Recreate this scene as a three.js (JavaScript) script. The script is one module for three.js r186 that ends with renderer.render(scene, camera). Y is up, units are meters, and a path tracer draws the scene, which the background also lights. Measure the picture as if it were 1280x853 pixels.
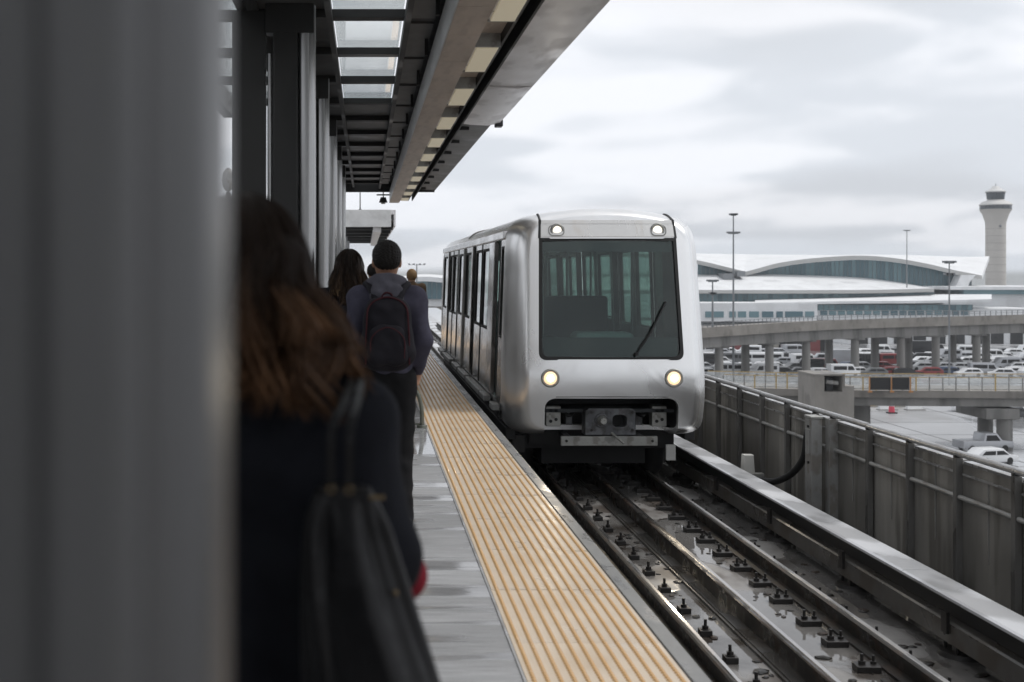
import * as THREE from 'three';
import { mergeGeometries, mergeVertices, toCreasedNormals } from 'three/addons/utils/BufferGeometryUtils.js';
import { RoundedBoxGeometry } from 'three/addons/geometries/RoundedBoxGeometry.js';
import { RectAreaLightUniformsLib } from 'three/addons/lights/RectAreaLightUniformsLib.js';
import { Brush, Evaluator, SUBTRACTION } from 'three-bvh-csg';

// ------------------------------------------------------------------ camera, sky, sun, exposure
// The platform floor is y = 0, the track runs along -z, the eye stands 1.57 m above the platform.
const F = 1600, CX = 457, CY = 340, EYE = 1.57;
const scene = new THREE.Scene();
const camera = new THREE.PerspectiveCamera(2 * Math.atan(426.5 / F) * 180 / Math.PI, 1280 / 853, 0.05, 6000);
camera.position.set(0, EYE, 0);
camera.setViewOffset(1280, 853, 640 - CX, 426.5 - CY, 1280, 853);   // shifted lens, level camera
camera.focus = 14.0;
camera.userData.fStop = 3.6;
camera.updateProjectionMatrix();

const renderer = new THREE.WebGLRenderer({ antialias: true });
renderer.toneMapping = THREE.LinearToneMapping;
renderer.toneMappingExposure = 1.3;
renderer.shadowMap.enabled = true;
RectAreaLightUniformsLib.init();

// ---- seeded noise
function rng(seed) { let a = seed >>> 0; return () => { a = (a + 0x6D2B79F5) | 0; let t = Math.imul(a ^ (a >>> 15), 1 | a); t = (t + Math.imul(t ^ (t >>> 7), 61 | t)) ^ t; return ((t ^ (t >>> 14)) >>> 0) / 4294967296; }; }
const hash = (x, y, s) => { let h = Math.imul(x, 374761393) + Math.imul(y, 668265263) + Math.imul(s, 974634777); h = Math.imul(h ^ (h >>> 13), 1274126177); return ((h ^ (h >>> 16)) >>> 0) / 4294967296; };
const mod = (a, n) => ((a % n) + n) % n;
function vnoise(x, y, px, py, s) {            // value noise, periodic in px, py lattice cells
  const xi = Math.floor(x), yi = Math.floor(y), fx = x - xi, fy = y - yi;
  const u = fx * fx * (3 - 2 * fx), v = fy * fy * (3 - 2 * fy);
  const g = (i, j) => hash(mod(xi + i, px), mod(yi + j, py), s);
  return (g(0, 0) * (1 - u) + g(1, 0) * u) * (1 - v) + (g(0, 1) * (1 - u) + g(1, 1) * u) * v;
}
function fbm(x, y, px, py, s, oct = 5) { let a = 0.5, r = 0, n = 0; for (let k = 0; k < oct; k++) { r += a * vnoise(x, y, px, py, s + k * 17); n += a; x *= 2; y *= 2; px *= 2; py *= 2; a *= 0.5; } return r / n; }
const smooth = (a, b, x) => { const t = Math.min(1, Math.max(0, (x - a) / (b - a))); return t * t * (3 - 2 * t); };
const lerp = (a, b, t) => a + (b - a) * t;
const BIG = 1 << 20;

// ---- the overcast sky: a deck of cloud at one height all round
{
  const W = 2048, H = 1024, data = new Float32Array(W * H * 4);
  for (let j = 0; j < H; j++) for (let i = 0; i < W; i++) {
    const th = (j + 0.5) / H * Math.PI - Math.PI / 2, ph = ((i + 0.5) / W - 0.5) * 2 * Math.PI;
    const dy = Math.sin(th), dx = Math.cos(th) * Math.cos(ph), dz = Math.cos(th) * Math.sin(ph);
    const e = Math.max(dy, 0) + 0.10, u = dx / e * 1.25 + 40, v = dz / e * 1.25 + 40;
    const warp = fbm(u * 0.6, v * 0.6, BIG, BIG, 5, 3) - 0.5;
    const c = fbm(u * 1.1 + warp * 2.2, v * 1.1 + warp * 1.6, BIG, BIG, 11, 6);
    const big = fbm(u * 0.35 + 9, v * 0.35 + 3, BIG, BIG, 23, 4);
    const bright = smooth(0.38, 0.60, c), dark = smooth(0.44, 0.62, big);
    const k = lerp(0.635, 0.785, bright) - 0.085 * dark * (1 - 0.35 * bright);
    const w = 0.30 + 0.55 * bright + 0.15 * dark;
    let r = k * lerp(0.92, 0.985, w), g = k * lerp(0.985, 1.0, w), b = k * lerp(1.075, 1.045, w);
    if (dy < 0) { const t = smooth(0, -0.12, dy); r = lerp(r, 0.30, t); g = lerp(g, 0.31, t); b = lerp(b, 0.32, t); }
    const o = (j * W + i) * 4; data[o] = r; data[o + 1] = g; data[o + 2] = b; data[o + 3] = 1;
  }
  const sky = new THREE.DataTexture(data, W, H, THREE.RGBAFormat, THREE.FloatType);
  sky.mapping = THREE.EquirectangularReflectionMapping; sky.magFilter = THREE.LinearFilter; sky.minFilter = THREE.LinearFilter; sky.needsUpdate = true;
  scene.background = sky; scene.environment = sky;
}
const sun = new THREE.DirectionalLight(new THREE.Color(1, 0.965, 0.92), 1.4);
sun.position.set(60, 90, -20); sun.target.position.set(0, 0, -20); sun.castShadow = true; sun.shadow.radius = 40;
Object.assign(sun.shadow.camera, { left: -60, right: 60, top: 60, bottom: -60, near: 1, far: 300 });
scene.add(sun, sun.target);
scene.fog = new THREE.FogExp2(new THREE.Color(0.86, 0.90, 0.94), 0.00022);

// ------------------------------------------------------------------ helpers
const at = (px, py, d) => new THREE.Vector3((px - CX) * d / F, EYE - (py - CY) * d / F, -d);
const V = (x, y, z) => new THREE.Vector3(x, y, z);
const taken = {};
function numbered(name) { const n = taken[name] ?? 0; taken[name] = n + 1; return n ? `${name}_${String(n).padStart(3, '0')}` : name; }
function meshOf(name, g, m, parent) {
  const geo = Array.isArray(g) ? merge(g) : g;
  const o = new THREE.Mesh(geo, m); o.name = name; o.castShadow = o.receiveShadow = true; parent.add(o); return o;
}
function merge(list) {
  list = list.map((g) => { g = g.index ? g.toNonIndexed() : g; const c = new THREE.BufferGeometry(); for (const k of ['position', 'normal', 'uv']) if (g.attributes[k]) c.setAttribute(k, g.attributes[k]); if (!c.attributes.uv) c.setAttribute('uv', new THREE.BufferAttribute(new Float32Array(c.attributes.position.count * 2), 2)); return c; });
  return list.length === 1 ? list[0] : mergeGeometries(list);
}
const part = (name, g, m, parent, label) => { const o = meshOf(name, g, m, parent); if (label) o.userData.label = label; return o; };
function thing(name, label, category, [x, y, z] = [0, 0, 0], group) {
  const o = new THREE.Group(); o.name = numbered(name); o.position.set(x, y, z); scene.add(o); o.userData = { label, category }; if (group) o.userData.group = group; return o;
}
function single(name, g, m, label, category, group) { const o = meshOf(numbered(name), g, m, scene); o.userData = { label, category }; if (group) o.userData.group = group; return o; }
function struct(name, g, m, label) { const o = meshOf(numbered(name), g, m, scene); o.userData = { kind: 'structure' }; if (label) o.userData.label = label; return o; }
function uvBox(g) {                                  // uv in metres from the side each face looks to
  g = g.index ? g.toNonIndexed() : g; const p = g.attributes.position, n = g.attributes.normal, uv = new Float32Array(p.count * 2);
  for (let i = 0; i < p.count; i++) { const ax = Math.abs(n.getX(i)), ay = Math.abs(n.getY(i)), az = Math.abs(n.getZ(i)), x = p.getX(i), y = p.getY(i), z = p.getZ(i);
    if (ax >= ay && ax >= az) { uv[2 * i] = z; uv[2 * i + 1] = y; } else if (ay >= az) { uv[2 * i] = x; uv[2 * i + 1] = z; } else { uv[2 * i] = x; uv[2 * i + 1] = y; } }
  g.setAttribute('uv', new THREE.BufferAttribute(uv, 2)); return g;
}
function box(x0, x1, y0, y1, z0, z1, r = 0) {        // by its limits; r rounds the edges
  const w = Math.abs(x1 - x0), h = Math.abs(y1 - y0), d = Math.abs(z1 - z0);
  const g = r ? new RoundedBoxGeometry(w, h, d, 2, Math.min(r, w / 2.01, h / 2.01, d / 2.01)) : new THREE.BoxGeometry(w, h, d);
  g.translate((x0 + x1) / 2, (y0 + y1) / 2, (z0 + z1) / 2); return uvBox(g);
}
const dbox = (x0, x1, y0, y1, d0, d1, r) => box(x0, x1, y0, y1, -d1, -d0, r);    // with depths instead of z
function cyl(a, b, r0, r1 = r0, seg = 12) {
  const len = a.distanceTo(b), g = new THREE.CylinderGeometry(r1, r0, len, seg);
  g.applyQuaternion(new THREE.Quaternion().setFromUnitVectors(V(0, 1, 0), b.clone().sub(a).normalize())); g.translate((a.x + b.x) / 2, (a.y + b.y) / 2, (a.z + b.z) / 2); return g;
}
const tube = (pts, r, seg = 24, rad = 8) => new THREE.TubeGeometry(new THREE.CatmullRomCurve3(pts), seg, r, rad);
function prism(pts, depth, bevel = 0) {              // a shape in x, y pushed along +z
  const s = new THREE.Shape(pts.map((p) => new THREE.Vector2(p[0], p[1])));
  return new THREE.ExtrudeGeometry(s, { depth, bevelEnabled: bevel > 0, bevelSize: bevel, bevelThickness: bevel, bevelSegments: 2, curveSegments: 8 });
}
function along(profile, d0, d1, x = 0, y = 0, bevel = 0) {                       // a profile in x, y running along the track
  const g = prism(profile, d1 - d0 - 2 * bevel, bevel); g.translate(x, y, -d1 + bevel); return uvBox(g);
}
function rrect(x0, x1, y0, y1, r) {
  const s = new THREE.Shape(); s.moveTo(x0 + r, y0); s.lineTo(x1 - r, y0); s.absarc(x1 - r, y0 + r, r, -Math.PI / 2, 0); s.lineTo(x1, y1 - r); s.absarc(x1 - r, y1 - r, r, 0, Math.PI / 2); s.lineTo(x0 + r, y1); s.absarc(x0 + r, y1 - r, r, Math.PI / 2, Math.PI); s.lineTo(x0, y0 + r); s.absarc(x0 + r, y0 + r, r, Math.PI, 1.5 * Math.PI); return s;
}

// ---- textures and materials
const toS = (c) => { c = Math.min(1, Math.max(0, c)); return 255 * (c <= 0.0031308 ? c * 12.92 : 1.055 * c ** (1 / 2.4) - 0.055); };
function texture(n, size, fn, srgb) {                // n x n pixels covering size x size metres
  const data = new Uint8Array(n * n * 4), out = [0, 0, 0];
  for (let j = 0; j < n; j++) for (let i = 0; i < n; i++) { fn((i + 0.5) / n, (j + 0.5) / n, out); const o = (j * n + i) * 4; for (let k = 0; k < 3; k++) data[o + k] = srgb ? toS(out[k]) : 255 * Math.min(1, Math.max(0, out[k])); data[o + 3] = 255; }
  const t = new THREE.DataTexture(data, n, n); t.wrapS = t.wrapT = THREE.RepeatWrapping; t.magFilter = THREE.LinearFilter; t.minFilter = THREE.LinearMipmapLinearFilter; t.generateMipmaps = true; t.repeat.set(1 / size, 1 / size);
  if (srgb) t.colorSpace = THREE.SRGBColorSpace; t.needsUpdate = true; return t;
}
// Grained surface: coarse patches, fine grain, stains; cells [cx, cy] stretch the patches. rough [wet, dry] with the share of wet film.
function surface({ seed, color, vary = 0.25, grain = 0.2, stain = null, stainAmount = 0, cells = [4, 4], rough = [0.5, 0.7], wet = 0, wetCells = null, wetDark = 0.65, size = 2, n = 320, bump = 0, extra = {}, metal = 0, physical = false, soft = 0.10 }) {
  const wc = wetCells || cells;
  const wetAt = (u, v) => wet <= 0 ? 0 : smooth(1 - wet - soft, 1 - wet + soft, fbm(u * wc[0], v * wc[1], wc[0], wc[1], seed + 71, 5) * 1.35 - 0.175);
  const map = texture(n, size, (u, v, o) => {
    const a = fbm(u * cells[0], v * cells[1], cells[0], cells[1], seed, 5) - 0.5, b = hash(Math.floor(u * n), Math.floor(v * n), seed + 3) - 0.5, c = fbm(u * cells[0] * 8, v * cells[1] * 8, cells[0] * 8, cells[1] * 8, seed + 9, 3) - 0.5;
    let k = 1 + vary * 2 * a + grain * (b * 0.6 + c); const st = stain ? stainAmount * smooth(0.5, 0.72, fbm(u * cells[0] * 2, v * cells[1] * 2, cells[0] * 2, cells[1] * 2, seed + 31, 4)) : 0;
    const wk = lerp(1, wetDark, wetAt(u, v)); for (let q = 0; q < 3; q++) o[q] = lerp(color[q] * k, stain ? stain[q] : 0, st) * wk;
  }, true);
  const rm = texture(n, size, (u, v, o) => { const w = wetAt(u, v), f = fbm(u * cells[0] * 4, v * cells[1] * 4, cells[0] * 4, cells[1] * 4, seed + 50, 3) - 0.5; const r = lerp(rough[1], rough[0], w) + f * 0.12 * (1 - w * 0.7); o[0] = o[1] = r; o[2] = metal; });
  const p = { map, roughnessMap: rm, roughness: 1, metalness: metal ? 1 : 0, ...extra }; if (metal) p.metalnessMap = rm;
  if (bump) { p.bumpMap = texture(n, size, (u, v, o) => { const h = (0.6 * fbm(u * cells[0] * 6, v * cells[1] * 6, cells[0] * 6, cells[1] * 6, seed + 5, 4) + 0.4 * fbm(u * 60, v * 60, 60, 60, seed + 8, 2)) * (1 - 0.85 * wetAt(u, v)); o[0] = o[1] = o[2] = h; }); p.bumpScale = bump; }
  return new (physical ? THREE.MeshPhysicalMaterial : THREE.MeshStandardMaterial)(p);
}
const lin = (r, g, b) => new THREE.Color().setRGB(r, g, b);
const std = (c, roughness = 0.6, metalness = 0, extra = {}) => new THREE.MeshStandardMaterial({ color: lin(...c), roughness, metalness, ...extra });
const M = {
  floorDamp: surface({ seed: 3, color: [0.32, 0.323, 0.33], vary: 0.30, grain: 0.42, cells: [2, 14], wetCells: [2, 20], rough: [0.07, 0.46], wet: 0.44, wetDark: 0.78, size: 2.6, n: 1024, bump: 0.0025, soft: 0.16 }),
  floorWet: surface({ seed: 8, color: [0.40, 0.405, 0.42], vary: 0.20, grain: 0.2, cells: [3, 6], wetCells: [2, 4], rough: [0.05, 0.26], wet: 0.72, wetDark: 0.8, size: 2.9, n: 1024, bump: 0.0006, soft: 0.12 }),
  tile: surface({ seed: 14, color: [0.61, 0.505, 0.385], vary: 0.16, grain: 0.12, stain: [0.48, 0.34, 0.20], stainAmount: 0.30, cells: [3, 3], rough: [0.16, 0.38], wet: 0.40, wetDark: 0.92, size: 1.8, n: 512 }),
  dome: surface({ seed: 15, color: [0.50, 0.295, 0.115], vary: 0.16, grain: 0.14, cells: [6, 6], rough: [0.25, 0.45], wet: 0.4, wetDark: 0.94, size: 1.1 }),
  edge: surface({ seed: 21, color: [0.20, 0.20, 0.195], vary: 0.25, grain: 0.18, stain: [0.10, 0.085, 0.06], stainAmount: 0.5, cells: [6, 3], rough: [0.14, 0.40], wet: 0.45, size: 1.7, bump: 0.001 }),
  concrete: surface({ seed: 25, color: [0.20, 0.195, 0.185], vary: 0.25, grain: 0.2, stain: [0.08, 0.075, 0.065], stainAmount: 0.5, cells: [5, 2], rough: [0.4, 0.75], wet: 0.3, size: 3, bump: 0.002 }),
  bed: surface({ seed: 31, color: [0.24, 0.23, 0.22], vary: 0.42, grain: 0.3, stain: [0.05, 0.036, 0.026], stainAmount: 0.8, cells: [4, 3], wetCells: [5, 3], rough: [0.02, 0.42], wet: 0.60, wetDark: 0.55, size: 2.9, n: 1024, bump: 0.004, soft: 0.075 }),
  rail: surface({ seed: 37, color: [0.022, 0.020, 0.018], vary: 0.3, grain: 0.25, stain: [0.065, 0.035, 0.02], stainAmount: 0.4, cells: [6, 3], rough: [0.26, 0.5], wet: 0.5, wetDark: 0.8, size: 1.1, physical: true, extra: { specularIntensity: 0.5 } }),
  railTop: surface({ seed: 38, color: [0.52, 0.50, 0.48], vary: 0.25, grain: 0.2, cells: [8, 2], rough: [0.18, 0.32], wet: 0.5, wetDark: 0.9, size: 1.3, metal: 1 }),
  guideTop: surface({ seed: 41, color: [0.62, 0.63, 0.65], vary: 0.14, grain: 0.08, stain: [0.26, 0.26, 0.26], stainAmount: 0.6, cells: [3, 2], rough: [0.22, 0.58], wet: 0.5, wetDark: 0.88, size: 2.3, metal: 0.15 }),
  guide: surface({ seed: 43, color: [0.085, 0.080, 0.074], vary: 0.3, grain: 0.2, stain: [0.05, 0.035, 0.02], stainAmount: 0.5, cells: [4, 4], rough: [0.25, 0.5], wet: 0.5, wetDark: 0.8, size: 1.9 }),
  iron: std([0.022, 0.020, 0.019], 0.42, 0.2),
  panel: surface({ seed: 47, color: [0.235, 0.225, 0.205], vary: 0.32, grain: 0.2, stain: [0.06, 0.055, 0.045], stainAmount: 0.6, cells: [8, 1], rough: [0.35, 0.65], wet: 0.4, wetDark: 0.8, size: 2.7, n: 512, bump: 0.001 }),
  post: surface({ seed: 49, color: [0.135, 0.132, 0.125], vary: 0.25, grain: 0.15, stain: [0.06, 0.05, 0.04], stainAmount: 0.4, cells: [6, 2], rough: [0.25, 0.5], wet: 0.4, size: 1.3 }),
  pipe: surface({ seed: 51, color: [0.42, 0.42, 0.42], vary: 0.2, grain: 0.1, stain: [0.16, 0.13, 0.10], stainAmount: 0.4, cells: [4, 4], rough: [0.2, 0.4], wet: 0.5, wetDark: 0.9, size: 1.2, metal: 0.4 }),
  galv: surface({ seed: 52, color: [0.30, 0.30, 0.29], vary: 0.2, grain: 0.12, stain: [0.14, 0.11, 0.08], stainAmount: 0.5, cells: [4, 3], rough: [0.3, 0.5], wet: 0.3, size: 0.9 }),
  canopySteel: surface({ seed: 55, color: [0.022, 0.022, 0.0215], vary: 0.25, grain: 0.12, cells: [3, 3], rough: [0.4, 0.6], wet: 0.3, size: 2.2 }),
  soffit: surface({ seed: 57, color: [0.72, 0.705, 0.705], vary: 0.12, grain: 0.08, stain: [0.20, 0.17, 0.16], stainAmount: 0.35, cells: [7, 2], rough: [0.28, 0.42], wet: 0.4, wetDark: 0.95, size: 2.4, metal: 0.35 }),
  whiteMetal: surface({ seed: 56, color: [0.66, 0.66, 0.65], vary: 0.1, grain: 0.06, stain: [0.45, 0.44, 0.42], stainAmount: 0.15, cells: [4, 4], rough: [0.3, 0.45], wet: 0.4, wetDark: 0.92, size: 1.5 }),
  soffitDark: surface({ seed: 58, color: [0.10, 0.098, 0.095], vary: 0.2, grain: 0.1, cells: [5, 3], rough: [0.4, 0.55], wet: 0.3, size: 2.1 }),
  beamClad: surface({ seed: 59, color: [0.46, 0.385, 0.325], vary: 0.2, grain: 0.1, stain: [0.24, 0.19, 0.155], stainAmount: 0.45, cells: [9, 2], rough: [0.3, 0.5], wet: 0.3, wetDark: 0.95, size: 1.7 }),
  steel: surface({ seed: 61, color: [0.40, 0.40, 0.40], vary: 0.1, grain: 0.08, cells: [12, 1], rough: [0.26, 0.38], wet: 0.5, wetDark: 0.96, size: 1.6, metal: 0.9 }),
  pillar: surface({ seed: 63, color: [0.115, 0.115, 0.117], vary: 0.16, grain: 0.05, cells: [5, 1], rough: [0.40, 0.52], wet: 0.5, wetDark: 0.95, size: 0.9, metal: 0.5 }),
  clad: surface({ seed: 64, color: [0.016, 0.0155, 0.0145], vary: 0.2, grain: 0.1, cells: [6, 2], rough: [0.35, 0.5], wet: 0.4, size: 1.8 }),
  silver: surface({ seed: 67, color: [0.87, 0.87, 0.865], vary: 0.035, grain: 0.02, stain: [0.48, 0.44, 0.40], stainAmount: 0.14, cells: [3, 2], rough: [0.26, 0.32], wet: 0.5, wetDark: 0.985, size: 2.6, metal: 0.92 }),
  stainless: surface({ seed: 68, color: [0.56, 0.55, 0.54], vary: 0.08, grain: 0.05, stain: [0.34, 0.30, 0.25], stainAmount: 0.22, cells: [3, 7], rough: [0.12, 0.20], wet: 0.5, wetDark: 0.97, size: 1.9, metal: 1 }),
  header: surface({ seed: 69, color: [0.72, 0.71, 0.69], vary: 0.04, grain: 0.03, stain: [0.5, 0.42, 0.33], stainAmount: 0.25, cells: [5, 2], rough: [0.26, 0.34], wet: 0.5, wetDark: 0.98, size: 1.2, metal: 0.5 }),
  black: std([0.012, 0.012, 0.013], 0.55), rubber: std([0.016, 0.016, 0.016], 0.7), dark: std([0.03, 0.03, 0.031], 0.5, 0.3),
  cast: surface({ seed: 71, color: [0.15, 0.155, 0.165], vary: 0.25, grain: 0.2, stain: [0.04, 0.035, 0.03], stainAmount: 0.6, cells: [4, 4], rough: [0.35, 0.55], wet: 0.4, size: 0.5, metal: 0.3 }),
  plate: surface({ seed: 73, color: [0.36, 0.36, 0.34], vary: 0.2, grain: 0.15, stain: [0.10, 0.08, 0.06], stainAmount: 0.5, cells: [4, 4], rough: [0.35, 0.5], wet: 0.4, size: 0.6, metal: 0.4 }),
  windshield: new THREE.MeshPhysicalMaterial({ color: lin(0.58, 0.68, 0.655), transmission: 1, thickness: 0, roughness: 0.015, ior: 1.5 }),
  sideGlass: new THREE.MeshPhysicalMaterial({ color: lin(0.68, 0.80, 0.76), transmission: 1, thickness: 0, roughness: 0.02, ior: 1.6 }),
  clearGlass: new THREE.MeshPhysicalMaterial({ color: lin(0.95, 0.97, 0.965), transmission: 1, thickness: 0, roughness: 0.04, ior: 1.5 }),
  lensGlass: new THREE.MeshPhysicalMaterial({ color: lin(0.95, 0.95, 0.93), transmission: 1, thickness: 0, roughness: 0.02, ior: 1.5 }),
  lamp: new THREE.MeshStandardMaterial({ color: lin(0.8, 0.78, 0.7), emissive: lin(1, 0.84, 0.62), emissiveIntensity: 7, roughness: 0.4 }),
  lampRim: new THREE.MeshStandardMaterial({ color: lin(0.8, 0.75, 0.65), emissive: lin(1, 0.66, 0.34), emissiveIntensity: 0.9, roughness: 0.3 }),
  lampWeak: new THREE.MeshStandardMaterial({ color: lin(0.8, 0.78, 0.7), emissive: lin(1, 0.90, 0.76), emissiveIntensity: 0.9, roughness: 0.4 }),
  tubeLight: new THREE.MeshStandardMaterial({ color: lin(0.70, 0.66, 0.55), emissive: lin(1, 0.86, 0.58), emissiveIntensity: 0.13, roughness: 0.5 }),
  interior: std([0.42, 0.47, 0.45], 0.6), interiorDark: std([0.05, 0.055, 0.06], 0.7), seatBlue: std([0.10, 0.125, 0.13], 0.6),
  skin: std([0.36, 0.20, 0.13], 0.55), skinPale: std([0.45, 0.27, 0.19], 0.55),
};
const weave = texture(256, 0.35, (u, v, o) => { const k = 0.78 + 0.22 * (fbm(u * 8, v * 8, 8, 8, 300, 4) - 0.5) * 2 + 0.16 * (hash(Math.floor(u * 256), Math.floor(v * 256), 301) - 0.5) + 0.05 * Math.sin(u * 400) * Math.sin(v * 400); o[0] = o[1] = o[2] = k; }, true);
const weaveBump = texture(256, 0.35, (u, v, o) => { o[0] = o[1] = o[2] = 0.6 * fbm(u * 20, v * 20, 20, 20, 305, 3) + 0.4 * hash(Math.floor(u * 256), Math.floor(v * 256), 306); });
const fabric = (seed, c, r = 0.9) => new THREE.MeshPhysicalMaterial({ specularIntensity: 0.25, color: lin(c[0] / 0.78, c[1] / 0.78, c[2] / 0.78), map: weave, bumpMap: weaveBump, bumpScale: 0.0012, roughness: r });

// ------------------------------------------------------------------ the setting: platform, track bed, apron
const rnd = rng(77);
const TX0 = 0.618, TX1 = 1.243, PE = 1.327, BED = -0.95, GY = -17;   // tactile strip, platform edge, bed level, apron level
{
  const platform = struct('platform', dbox(-3.4, 1.30, -1.6, -0.062, -6, 84), M.concrete);
  const joints = []; for (let d = -5.8; d < 84; d += 2.1) joints.push(d);
  for (let i = 0; i + 1 < joints.length; i++) {
    const a = joints[i] + 0.004, b = joints[i + 1] - 0.004;
    const wet = joints[i] > 10.4 ? M.floorWet : M.floorDamp;
    part('paving_slab', dbox(-1.35, TX0 - 0.014, -0.061, -0.001 + rnd() * 0.0015, a, b), wet, platform);
    part('paving_slab', dbox(-3.4, -1.356, -0.061, -0.001 + rnd() * 0.0015, a, b), wet, platform);
    part('edge_stone', dbox(TX1 + 0.009, PE, -0.30, 0.003, a, b, 0.006), M.edge, platform);
  }
  part('trim_strip', dbox(TX0 - 0.0125, TX0 - 0.0015, -0.06, 0.005, -6, 84), M.pipe, platform);
  part('trim_strip', dbox(TX1 + 0.0012, TX1 + 0.0075, -0.06, -0.002, -6, 84), M.dark, platform);
  // tactile tiles, each with its rows of small domes
  const len = 0.9, dome = []; const proto = new THREE.CylinderGeometry(0.0062, 0.0122, 0.0062, 8, 1, false); proto.translate(0, 0.0071, 0);
  for (let r = 0; r < 12; r++) for (let k = 0; k < 30; k++) { const g = proto.clone(); g.translate(TX0 + 0.0275 + r * 0.0518, 0, -(len / 30) * (k + 0.5)); dome.push(g); }
  const domes = uvBox(merge(dome)), tileG = dbox(TX0 + 0.001, TX1, -0.06, 0.004, 0.0015, len - 0.0015);
  for (let d = -5.4; d < 83; d += len) { const t = part('tactile_tile', tileG, M.tile, platform); t.position.z = -d; t.position.y = (rnd() - 0.5) * 0.0016; if (d > -1 && d < 48) { const s = part('dome_rows', domes, M.dome, t); s.userData.kind = 'stuff'; } }
}
const bed = struct('track_bed', dbox(1.30, 5.0, -1.6, BED, -6, 90), M.bed);
{ // debris and shallow broken patches lying on the bed
  const g = []; const r = rng(5);
  for (let i = 0; i < 240; i++) { const d = 4.5 + r() * 11, x = [2.3 + r() * 0.25, 2.95 + r() * 0.3, 3.5 + r() * 0.35, 4.15 + r() * 0.4][i & 3], s = 0.008 + r() * 0.022; const q = new THREE.IcosahedronGeometry(s, 0); q.scale(1 + r() * 1.6, 0.35, 1 + r() * 1.2); q.rotateY(r() * 6); q.translate(x, BED + s * 0.2, -d); g.push(q); }
  const o = single('track_debris', uvBox(merge(g)), M.rail, 'dark grit and stone chips scattered on the wet track bed', 'debris'); o.userData.kind = 'stuff';
}
struct('ground', box(-1500, 1500, GY - 1, GY, -1800, 300), surface({ seed: 81, color: [0.33, 0.335, 0.345], vary: 0.22, grain: 0.1, stain: [0.16, 0.155, 0.15], stainAmount: 0.5, cells: [5, 5], wetCells: [4, 4], rough: [0.10, 0.45], wet: 0.60, wetDark: 0.75, size: 90, n: 1024 }));
{ // slab joints of the apron, far below: thin dark tar lines are real strips
  const g = []; for (let k = 0; k < 14; k++) g.push(box(20, 240, GY, GY + 0.004, -110 - k * 12, -109.75 - k * 12)); for (let k = 0; k < 16; k++) g.push(box(40 + k * 12, 40.2 + k * 12, GY, GY + 0.0075, -270, -100));
  struct('apron_joints', g, std([0.10, 0.10, 0.10], 0.7));
}

// ------------------------------------------------------------------ rails
function railProfile(w, h, foot) { const a = w / 2, b = foot / 2; return [[-b, 0], [b, 0], [b, 0.018], [0.014, 0.034], [0.014, h - 0.05], [a, h - 0.038], [a, h - 0.008], [a - 0.012, h], [-a + 0.012, h], [-a, h - 0.008], [-a, h - 0.038], [-0.014, h - 0.05], [-0.014, 0.034], [-b, 0.018]]; }
const boltG = merge([new THREE.CylinderGeometry(0.011, 0.011, 0.075, 8).translate(0, 0.075, 0), new THREE.CylinderGeometry(0.023, 0.023, 0.022, 6).translate(0, 0.058, 0), new THREE.CylinderGeometry(0.031, 0.031, 0.006, 12).translate(0, 0.044, 0)]);
const plateG = uvBox(new RoundedBoxGeometry(0.15, 0.042, 0.12, 2, 0.006).translate(0, 0.021, 0));
const smallPlateG = uvBox(new RoundedBoxGeometry(0.085, 0.042, 0.095, 2, 0.005).translate(0, 0.021, 0));
function clip(parent, x, d, two, r) {
  const c = part('rail_clip', two ? plateG : smallPlateG, M.iron, parent); c.position.set(x, BED, -d); c.rotation.y = (r() - 0.5) * 0.12;
  const b = part('bolt', boltG, M.iron, c); b.position.set(two ? -0.03 : 0, -0.002 + (r() - 0.5) * 0.01, 0); b.rotation.z = (r() - 0.5) * 0.1;
  if (two) { const b2 = part('bolt', boltG, M.iron, c); b2.position.set(0.045, 0, -0.012); b2.scale.setScalar(0.85); const j = part('jaw', smallPlateG, M.iron, c); j.position.set(0.05, 0.02, 0); j.scale.set(0.7, 0.5, 0.7); }
}
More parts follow.
